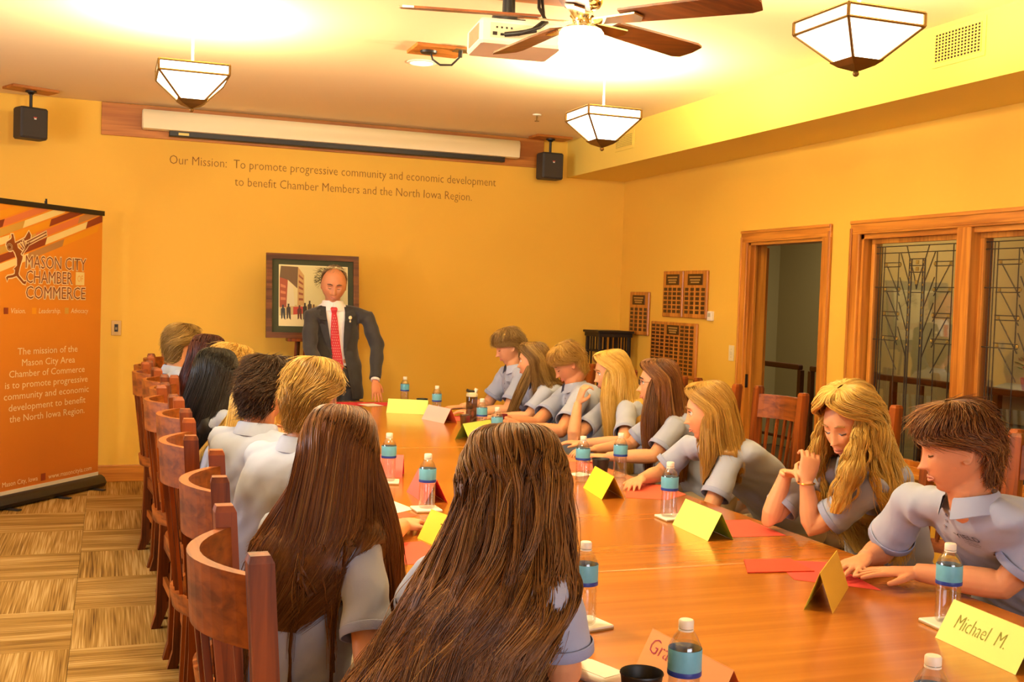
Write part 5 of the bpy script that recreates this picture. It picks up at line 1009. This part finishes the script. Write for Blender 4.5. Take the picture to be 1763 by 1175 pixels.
L7 = person('girl with messy blond bun on the left side', (-3.80, -3.30, 1.265), 55, 8, 0, (-3.95, -3.18), 25, group=GP, hairfn=longhair('blond', [(.0, -.04, -.08, .085, .10, 95), (.0, -.045, -.12, .06, .07, 120)], 600, 1.0, seed=15, wave=.004))
bn_ = L7['H']; pz = [list(bn_((0, -.05 - .0 * k, .09))) for k in range(1)]
rows = []
for zz_, rr_ in ((.135, .02), (.13, .045), (.10, .062), (.06, .064), (.02, .05), (-.005, .02)): rows.append(list(bn_((0, -.085 - .02 * (zz_ > .0), zz_))) + list(bn_.r) + list(bn_.f) + [rr_, rr_, 0])
hair('hair_bun', L7['root'], rows, 'blond', 420, 10, .0012, .008, 20, .016, .5, 31, 1.2, fuzz=1.6)
L8 = person('girl with dark red hair on the left side', (-3.915, -2.86, 1.30), 60, 8, 0, (-3.97, -2.66), 25, group=GP, hairfn=longhair('red', [(.0, -.04, -.10, .10, .11, 78), (.0, -.05, -.20, .10, .10, 90), (.0, -.07, -.30, .09, .08, 100)], 800, 1.06, seed=16))
L9 = person('light brown haired boy farthest on the left side', (-4.015, -2.27, 1.335), 40, 6, 0, (-3.99, -2.10), 15, group=GP, sex='m', hairfn=shorthair('dark' if False else 'light', 1600, 1.02, 0, .012, .30, .002, .6, 23, .0014, .02))
# right side, far to near ----------------------------------------------------------------------
R1 = person('boy in profile with swept light brown hair, farthest on the right side', (-1.86, -2.02, 1.345), 172, 22, 0, (-1.58, -1.92), 178, group=GP, sex='m', eyes='down', hairfn=shorthair('light', 1600, 1.0, 2, .010, .34, .002, .5, 24, .0014, .018))
R2 = person('girl in profile with long light hair beside the farthest boy on the right', (-1.79, -2.42, 1.275), 152, 4, 0, (-1.52, -2.48), 172, group=GP, hairfn=longhair('light', [(.0, -.04, -.12, .09, .11, 66), (.01, -.06, -.2, .10, .10, 80), (.02, -.08, -.30, .09, .09, 95)], 900, seed=17))
lock(R2, [(-.05, .04, -.06, .025, .04), (-.055, .10, -.20, .025, .035), (-.06, .15, -.33, .02, .025), (-.06, .19, -.44, .014, .014)], 'light', 220, 9)
R3 = person('boy with short sandy hair looking down at his hands on the right side', (-1.82, -2.92, 1.275), 172, 36, 0, (-1.48, -3.03), 170, group=GP, sex='m', eyes='down', skin='skin2', hairfn=shorthair('golden', 1800, .98, 0, .010, .24, .002, .5, 25, .0014, .014),
    arms=[(1, ((-1.95, -2.92, .79), (-2.14, -3.00, .82), (-1, -.3, .2), (0, -1, -.2), 'grip')), (-1, ((-1.93, -3.30, .79), (-2.13, -3.16, .80), (-1, .1, .2), (0, 1, .1), 'grip'))])
t = thing('mobile_phone', 'small dark phone held in the hands of the boy looking down', 'phone', (-2.235, -3.10, .835)); MB().box((-.035, -.004, -.04), (.035, .004, .04), .003).build('phone_body', mat('phone_maroon', '6A1420', .3), t); MB().box((-.031, .0035, -.036), (.031, .0048, .036)).build('phone_screen', mat('phone_screen', '101418', .1), t)
R4 = person('girl with very long straight blond hair holding a hand to her mouth', (-1.73, -3.48, 1.28), 168, 12, 0, (-1.44, -3.58), 172, group=GP,
    arms=[(1, ((-1.985, -3.60, .785), (-1.935, -3.54, .985), (.25, -.15, .9), (1, 0, 0), 'curl')), (-1, ((-1.80, -3.88, .80), (-2.0, -3.76, .785), (-1, .4, 0), (0, 0, -1), 'relax'))],
    hairfn=longhair('blond', [(.0, -.03, -.12, .105, .115, 58), (.0, -.04, -.24, .115, .115, 62), (.0, -.07, -.38, .12, .11, 66), (.0, -.10, -.52, .11, .09, 75), (.0, -.11, -.6, .08, .06, 85)], 1500, 1.08, wave=.002, seed=18, rad=.0013, segs=16))
lock(R4, [(-.07, .04, -.02, .025, .04), (-.105, .05, -.16, .03, .04), (-.12, .04, -.30, .03, .035), (-.12, .03, -.46, .02, .025)], 'blond', 260, 10, wave=.002)
R5 = person('girl with long brunette hair and glasses in profile on the right side', (-1.77, -4.18, 1.275), 158, 2, 0, (-1.40, -4.16), 170, group=GP,
    hairfn=longhair('brown', [(.0, -.03, -.12, .105, .115, 60), (.0, -.04, -.24, .115, .11, 66), (.0, -.06, -.36, .11, .10, 72), (.0, -.08, -.50, .09, .08, 85)], 1500, 1.06, wave=.003, wfreq=18, seed=19, rad=.0013, segs=16))
lock(R5, [(-.07, .05, -.02, .025, .04), (-.10, .07, -.16, .03, .04), (-.11, .07, -.30, .03, .035), (-.11, .07, -.46, .02, .02)], 'brown', 280, 11, wave=.003)
gm = MB()
for s in (-1, 1):
    pts = [(s * .032 + .020 * math.cos(a), .098, .012 + .015 * math.sin(a)) for a in np.linspace(0, 2 * PI, 15)]; gm.tube(pts, .0012, 6); gm.tube([(s * .052, .097, .015), (s * .074, .06, .016), (s * .080, .0, .012)], .0012, 6)
gm.tube([(-.012, .099, .014), (.012, .099, .014)], .0012, 6); e2 = MB(); addmb(e2, gm, R5['H']); e2.build('glasses', M['black'], R5['root'], True, True)
R6 = person('girl with shoulder length golden brown hair leaning forward in front of the doorway', (-2.01, -5.08, 1.225), 156, 10, 0, (-1.36, -4.88), 176, group=GP, hz=.52, sh={-1: (-1.93, -5.19, .955), 1: (-1.95, -4.86, .965)},
    arms=[(-1, ((-2.06, -5.24, .70), (-1.98, -5.05, .60), (-.3, .9, 0), (0, 0, -1), 'relax')), (1, ((-2.07, -4.80, .785), (-2.22, -4.92, .785), (-.6, -.6, 0), (0, 0, -1), 'relax'))],
    hairfn=longhair('golden', [(.0, -.03, -.10, .100, .115, 62), (.0, -.035, -.20, .105, .11, 72), (.0, -.04, -.28, .085, .09, 80)], 1400, 1.06, wave=.002, seed=20, rad=.0012, segs=16, top=.018))
lock(R6, [(-.06, .03, -.04, .03, .04), (-.085, .03, -.17, .035, .04), (-.09, .04, -.30, .02, .025)], 'golden', 260, 12, wave=.002)
R7 = person('girl with curly golden blond hair resting her elbows on the table', (-2.05, -6.08, 1.285), 196, 24, 0, (-1.52, -5.74), 186, group=GP, eyes='down', sh={1: (-2.00, -5.86, 1.00), -1: (-1.96, -6.18, 1.00)}, vx=.004,
    arms=[(1, ((-2.17, -5.86, .79), (-2.13, -5.89, .965), (-.02, -1, .12), (-.3, 0, -1), 'relax')), (-1, ((-2.10, -6.02, .79), (-2.135, -6.02, .955), (.25, .12, .9), (.3, .9, 0), 'curl'))],
    hairfn=longhair('blond', [(.0, -.03, -.10, .110, .115, 60), (.0, -.045, -.20, .125, .12, 68), (-.01, -.07, -.31, .135, .12, 80), (-.02, -.09, -.42, .12, .10, 92), (-.02, -.10, -.48, .09, .07, 100)], 2800, 1.05, 68, wave=.012, wfreq=36, seed=21, rad=.0012, segs=36, lift=.022, top=.024, fuzz=1.2))
lock(R7, [(-.090, .03, .0, .022, .03), (-.105, .06, -.10, .035, .035), (-.09, .09, -.21, .04, .035), (-.06, .10, -.30, .025, .02)], 'blond', 420, 14, wave=.012, wfreq=26, segs=24)
lock(R7, [(.075, .05, .0, .018, .02), (.09, .06, -.10, .022, .025), (.085, .08, -.20, .02, .02)], 'blond', 200, 15, wave=.008, wfreq=26)
bw = MB(); wr_ = np.array((-2.134, -6.02, .950)); bw.tube([tuple(wr_ + np.array((math.cos(a) * .029, math.sin(a) * .029, .0))) for a in np.linspace(0, 2 * PI, 20)], .0025, 6); bw.build('bracelet', mat('gold_bracelet', 'C8923A', .3, metal=.8), R7['root'], True, True)
R8 = person('boy with brown tousled hair resting both hands on red paper at the right', (-2.235, -6.81, 1.31), 153, 14, 0, (-1.50, -6.42), 165, group=GP, sex='m', skin='skin2', sh={1: (-2.13, -6.56, 1.03), -1: (-1.98, -6.97, 1.05)}, vx=.004, eyes='down',
    arms=[(1, ((-2.10, -6.40, .80), (-2.24, -6.49, .80), (-.75, -.35, -.1), (0, 0, -1), 'flat')), (-1, ((-2.05, -6.86, .80), (-2.20, -6.67, .80), (-.75, .45, -.06), (0, 0, -1), 'flat'))],
    hairfn=shorthair('brown', 3200, .95, 1, .010, .22, .004, .35, 26, .0012, .018, fuzz=.8))
b = R8
# chest embroidery and shirt buttons laid onto the polo shirts
def on_shirt(p, s, off, width, name, m, hgt, lines=()):
    me = p['shirt'].data; org = np.array(ORG[p['shirt']]); vs = [tuple(v.co) for v in me.vertices]; tree = BVHTree.FromPolygons(vs, [tuple(f_.vertices) for f_ in me.polygons])
    z = np.array([0, 0, 1.]); sc = p['sp'][10]; c0 = sc + p['br'] * off[0] + z * off[1] + p['bf'] * .35
    def cast(q_):
        hit = tree.ray_cast(Vector(q_ - org), Vector(-p['bf']), .7); return None if hit[0] is None else np.array(hit[0]) + org
    pts = [cast(c0 + p['br'] * a_ + z * b_) for a_, b_ in ((0, 0), (-.03, 0), (.03, 0), (0, .03), (0, -.03))]
    if any(q_ is None for q_ in pts): return
    xd_ = nrm(pts[1] - pts[2]); ud_ = nrm(pts[3] - pts[4]); n_ = np.cross(xd_, ud_); ud_ = nrm(np.cross(n_, xd_)); n_ = nrm(n_); o_ = sum(pts) / 5 + n_ * .006
    text(name, s, m, tuple(o_), tuple(xd_), tuple(ud_), width=width, height=hgt, parent=p['shirt'], ext=0)
    for k, (l, h_, w_) in enumerate(lines): text(name, l, m, tuple(o_ - ud_ * (.012 + .010 * k)), tuple(xd_), tuple(ud_), width=w_, height=h_, parent=p['shirt'], ext=0)
M['thread'] = mat('dark_thread', '2A2838', .8); M['button'] = mat('grey_button', '8A8AA0', .4)
on_shirt(R8, 'YIELD', (-.085, -.02), .085, 'embroidery', M['thread'], .024, (('Youth Inspired', .006, .05), ('Energetic Leadership', .006, .055), ('Development', .006, .04)))
on_shirt(R3, 'YIELD', (-.085, -.02), .07, 'embroidery', M['thread'], .020); on_shirt(R1, 'YIELD', (-.085, -.02), .07, 'embroidery', M['thread'], .020)
def buttons(p, zs=(.09, .045, .0)):
    me = p['shirt'].data; org = np.array(ORG[p['shirt']]); tree = BVHTree.FromPolygons([tuple(v.co) for v in me.vertices], [tuple(f_.vertices) for f_ in me.polygons]); z = np.array([0, 0, 1.])
    top_ = p['nb'] - p['tn'] * .04
    for dz in (.05, .09, .13):
        c = top_ - p['tn'] * dz + p['bf'] * .4; hit = tree.ray_cast(Vector(c - org), Vector(-p['bf']), .7)
        if hit[0] is None: continue
        q = np.array(hit[0]) + org; n_ = np.array(hit[1]); n_ = n_ if np.dot(n_, p['bf']) > 0 else -n_; MB().tube([tuple(q - n_ * .001), tuple(q + n_ * .003)], .0055, 12).build('button', M['button'], p['shirt'], True, True)
for p in (R8, R1, R3, R7): buttons(p)

# the standing man ------------------------------------------------------------------------------
MN = person('standing man in charcoal suit with red dotted tie, hand on the table end', (-2.835, -.90, 1.755), -98, 20, -3, (-2.78, -.80), -96, sex='m', skin='skin2', hz=.96, seated=False, top='none', headk=1.10, bulk=1.04, fat=1.15, vx=.0045, legs=False, eyes='down',
    sh={1: (-3.005, -.86, 1.425), -1: (-2.575, -.87, 1.425)}, arms=[(1, ((-3.02, -.93, 1.15), (-2.97, -1.10, .935), (.1, -.35, -.9), (0, 1, 0), 'relax')), (-1, ((-2.50, -.93, 1.16), (-2.545, -1.085, .905), (.05, -.30, -.75), (-.2, .9, -.3), 'flat'))], hairfn=None)
p = MN; z = np.array([0, 0, 1.])
def fringe_hair():
    rows = []
    H = Fr(p['hc'], p['H'].r * 1.0, p['H'].f, p['H'].u)
    for zz_, rx, yf, yb, op in ((.092, .060, .02, .085, 70), (.08, .074, .03, .098, 72), (.055, .083, .04, .108, 78), (.02, .0855, .03, .112, 84), (-.02, .083, .02, .106, 100), (-.055, .072, .02, .09, 122)):
        cy = (yf - yb) / 2; rows.append(list(H((0, cy, zz_))) + list(H.r) + list(H.f) + [rx, (yf + yb) / 2, op])
    hair('hair', p['root'], rows, 'grey', 900, 7, .0012, .001, 10, .004, .35, 41, .2, fuzz=.3)
    rows = []
    for zz_, rx, yf, yb in ((.131, .01, .0, .03), (.129, .035, .025, .06), (.118, .055, .05, .08), (.10, .066, .05, .092)):
        cy = (yf - yb) / 2; rows.append(list(H((0, cy, zz_))) + list(H.r) + list(H.f) + [rx, (yf + yb) / 2, 0])
    hair('thin_hair', p['root'], rows, 'grey', 160, 6, .0008, .001, 10, .002, .35, 42, .2, fuzz=.2, shell=False)
fringe_hair()
def section(t, a, b_, grow=0):
    i = t * 14; k = min(int(i), 13); c = p['sp'][k] + (p['sp'][k + 1] - p['sp'][k]) * (i - k); return c
def man_torso(prof, grow=0, n=28):
    rings = []
    for zc, rx, ry, dy in prof:
        t = np.clip((zc - p['sp'][0][2]) / (p['sp'][14][2] - p['sp'][0][2]), 0, 1); c = section(t, 0, 0) if zc >= p['sp'][0][2] else p['sp'][0] * 1.0; c = np.array([c[0], c[1], zc]) + p['bf'] * dy
        rings.append([tuple(c + p['br'] * (rx + grow) * math.copysign(abs(math.cos(2 * PI * j / n)) ** .85, math.cos(2 * PI * j / n)) + p['bf'] * (ry + grow) * math.copysign(abs(math.sin(2 * PI * j / n)) ** .85, math.sin(2 * PI * j / n))) for j in range(n)])
    return rings
# dress shirt
sb = MB(); sb.loft(man_torso([(.93, .16, .115, 0), (1.05, .155, .118, 0), (1.2, .165, .125, 0), (1.35, .18, .12, 0), (1.43, .15, .095, 0), (1.485, .08, .07, 0)])); me = vox(sb, .010, 4); me.materials.append(M['dress']); shirt = link('dress_shirt', me, p['root'], True); p['shirt'] = shirt
nb, hc, bf, br = p['nb'], p['hc'], p['bf'], p['br']
for s in (-1, 1):
    rg_ = []
    for a in np.linspace(0, PI, 10):
        pt = nb + z * (.030 - .016 * math.cos(a) * 0) + (bf * math.cos(a) + br * s * math.sin(a)) * .075; dn = .052 * (1 + math.cos(a)) / 2 + .014
        o_ = (bf * math.cos(a) + br * s * math.sin(a)); rg_.append([tuple(pt + z * .012 - o_ * .006), tuple(pt + z * .012 + o_ * .004), tuple(pt - z * dn + o_ * (.020 + .012 * math.cos(a)) + br * s * .014 * max(0, math.cos(a))), tuple(pt - z * dn + o_ * (.012 + .012 * math.cos(a)))])
    MB().loft(rg_).build('shirt_collar', M['dress'], shirt, True, True)
# jacket: voxel body with an open front
jb = MB(); jb.loft(man_torso([(.74, .205, .150, 0), (.86, .200, .150, 0), (1.0, .190, .140, 0), (1.12, .180, .138, 0), (1.25, .192, .142, 0), (1.36, .195, .132, 0), (1.42, .150, .105, 0), (1.475, .085, .078, -.005)]))
for s in (-1, 1):
    S0, (el, wr, _, _, _) = p['SH'][s], p['A'][s]
    jb.tube([tuple(nb - z * .03), tuple(nb * .5 + S0 * .5 - z * .002), tuple(S0 - z * .002)], [.050, .050, .054], 14)
    d_ = nrm(wr - el); jb.tube([tuple(S0 - br * s * .07), tuple(S0), tuple(S0 * .6 + el * .4), tuple(el), tuple(el * .5 + wr * .5), tuple(wr - d_ * .015)], [.060, .060, .060, .056, .050, .045], 18)
me = vox(jb, .008, 5)
n = len(me.vertices); co = np.empty(n * 3); me.vertices.foreach_get('co', co); co = co.reshape(-1, 3); no = np.empty(n * 3); me.vertices.foreach_get('normal', no); no = no.reshape(-1, 3)
wv = .003 * np.sin(30 * co[:, 2] + 14 * co[:, 0] + 2 * np.sin(20 * co[:, 1])) + .002 * np.sin(55 * co[:, 2] - 25 * co[:, 0]); co += no * wv[:, None]; me.vertices.foreach_set('co', co.ravel()); me.update()
def openw(zc):   # half opening of the jacket front (left, right) about the tie line
    pts = [(.70, .115), (.86, .085), (1.0, .060), (1.12, .052), (1.25, .062), (1.38, .078), (1.44, .080), (1.5, .085)]
    return float(np.interp(zc, [a for a, _ in pts], [b_ for _, b_ in pts]))
bm = bmesh.new(); bm.from_mesh(me); kill = []
for fc in bm.faces:
    c = np.array(fc.calc_center_median()); l = c - p['sp'][5]; a = l @ br; b2 = l @ bf
    cc = section(np.clip((c[2] - p['sp'][0][2]) / (p['sp'][14][2] - p['sp'][0][2]), 0, 1), 0, 0); b2 = (c - cc) @ bf; a = (c - cc) @ br + .012
    if b2 > .03 and abs(a) < openw(c[2]): kill.append(fc)
    elif c[2] < .748: kill.append(fc)
bmesh.ops.delete(bm, geom=kill, context='FACES'); bm.to_mesh(me); bm.free(); me.materials.append(M['suit']); jk = link('suit_jacket', me, p['root'], True)
tree = BVHTree.FromPolygons([tuple(v.co) for v in jb.mesh('t').vertices], [tuple(f_.vertices) for f_ in jb.mesh('t').polygons])
def front(zc, a, extra=.0):   # point on the jacket front surface at height zc and sideways a
    cc = section(np.clip((zc - p['sp'][0][2]) / (p['sp'][14][2] - p['sp'][0][2]), 0, 1), 0, 0); o_ = np.array([cc[0], cc[1], zc]) + br * (a - .012) + bf * .5
    h_ = tree.ray_cast(Vector(o_), Vector(-bf), .8)
    return (np.array(h_[0]) if h_[0] is not None else o_ - bf * .38) + bf * (.004 + extra)
for s in (-1, 1):
    edge = [(1.455, .078, .034), (1.42, .080, .060), (1.37, .077, .078), (1.352, .074, .046), (1.30, .068, .056), (1.22, .060, .042), (1.14, .054, .018), (1.08, .052, .002)]
    b = MB(); vs = []
    for zc, a, w_ in edge: vs += [tuple(front(zc, s * (a - .008), .003)), tuple(front(zc + (.02 if w_ > .05 else .005), s * (a + w_), .006)), tuple(front(zc + (.02 if w_ > .05 else .005), s * (a + w_), .001)), tuple(front(zc, s * (a - .008), -.004))]
    b.loft([vs[4 * i:4 * i + 4] for i in range(len(edge))]); b.build('lapel', M['suit2'], jk, False, True)
    b = MB(); rg_ = []
    for zc in np.linspace(1.08, .75, 10): a = openw(zc); rg_.append([tuple(front(zc, s * (a - .008), .002)), tuple(front(zc, s * (a + .012), .002)), tuple(front(zc, s * (a + .012), -.003)), tuple(front(zc, s * (a - .008), -.006))])
    b.loft(rg_); b.build('front_edge', M['suit2'], jk, False, True)
    el, wr = p['A'][s][:2]; d_ = nrm(wr - el); MB().tube([tuple(wr - d_ * .03), tuple(wr + d_ * .002)], [.034, .034], 18).build('shirt_cuff', M['dress'], shirt, True, True)
pin = front(1.375, -.110, .012); MB().ball(tuple(pin), (.014, .004, .015), 12, 8).ball(tuple(pin - z * .028), (.007, .003, .010), 10, 6).build('lapel_pin', mat('pin_gold_white', 'F0DCA8', .3, metal=.2), jk, True, True)
# tie on the dress shirt
st = MB(); sm = shirt.data; tr2 = BVHTree.FromPolygons([tuple(v.co) for v in sm.vertices], [tuple(f_.vertices) for f_ in sm.polygons]); og = np.array(ORG[shirt])
def fshirt(zc, a, ex):
    cc = section(np.clip((zc - p['sp'][0][2]) / (p['sp'][14][2] - p['sp'][0][2]), 0, 1), 0, 0); o_ = np.array([cc[0], cc[1], zc]) + br * a + bf * .5; h_ = tr2.ray_cast(Vector(o_ - og), Vector(-bf), .8)
    return (np.array(h_[0]) + og if h_[0] is not None else o_ - bf * .38) + bf * ex
tie = [(1.452, .020, .022), (1.440, .027, .026), (1.420, .022, .022), (1.405, .018, .012), (1.36, .024, .012), (1.28, .030, .012), (1.18, .036, .012), (1.06, .042, .013), (1.00, .044, .013), (.965, .026, .012), (.945, .003, .011)]
rg_ = [[tuple(fshirt(zc, -w_, ex)), tuple(fshirt(zc, 0, ex + .006)), tuple(fshirt(zc, w_, ex)), tuple(fshirt(zc, w_ * .9, .0)), tuple(fshirt(zc, -w_ * .9, .0))] for zc, w_, ex in tie]
tie_o = MB().loft(rg_).build('necktie', M['tie'], p['root'], True, True)
dts = MB()
for i in range(20):
    zc = 1.39 - i * .021; hw_ = float(np.interp(zc, [t_[0] for t_ in tie[::-1]], [t_[1] for t_ in tie[::-1]]))
    for k in range(-2, 3):
        a = k * .015 + (.0075 if i % 2 else 0)
        if abs(a) < hw_ - .006: q_ = fshirt(zc, a, .0135 + .006 * (1 - abs(a) / hw_)); dts.tube([tuple(q_), tuple(q_ + bf * .0015)], .0028, 8)
dts.build('tie_dots', mat('tie_dot_cream', 'F0C8B0', .5), tie_o, True, True)['kind'] = 'stuff'
# trousers and shoes
lg = MB(); lg.loft(man_torso([(.84, .165, .125, 0), (.93, .168, .122, 0), (1.0, .158, .112, 0)]))
for s in (-1, 1):
    x0 = p['hp'] + br * s * .09; x0 = np.array([x0[0], x0[1], .9]); lg.tube([tuple(x0), tuple(x0 - z * .2), tuple(x0 - z * .42 + br * s * .01), tuple(x0 - z * .84 + br * s * .02)], [.095, .088, .072, .062], 16)
    an_ = x0 + br * s * .02; b = MB(); b.loft([[tuple(np.array([an_[0], an_[1], 0]) + bf * y_ + br * w_ * math.cos(2 * PI * j / 16) + z * (zt_ * .5 + zt_ * .5 * math.sin(2 * PI * j / 16) + .001)) for j in range(16)] for y_, w_, zt_ in ((-.085, .025, .06), (-.06, .036, .085), (.0, .040, .10), (.07, .044, .075), (.14, .046, .055), (.19, .030, .04), (.205, .012, .025))]); b.build('shoe', M['shoe'], p['root'], True, True)
m2 = vox(lg, .012, 4); m2.materials.append(M['suit']); link('trousers', m2, p['root'], True); MB().loft([[tuple(np.array(v)) for v in r_] for r_ in man_torso([(.975, .163, .122, 0), (1.005, .161, .120, 0)])]).build('belt', M['shoe'], p['root'], True, True)
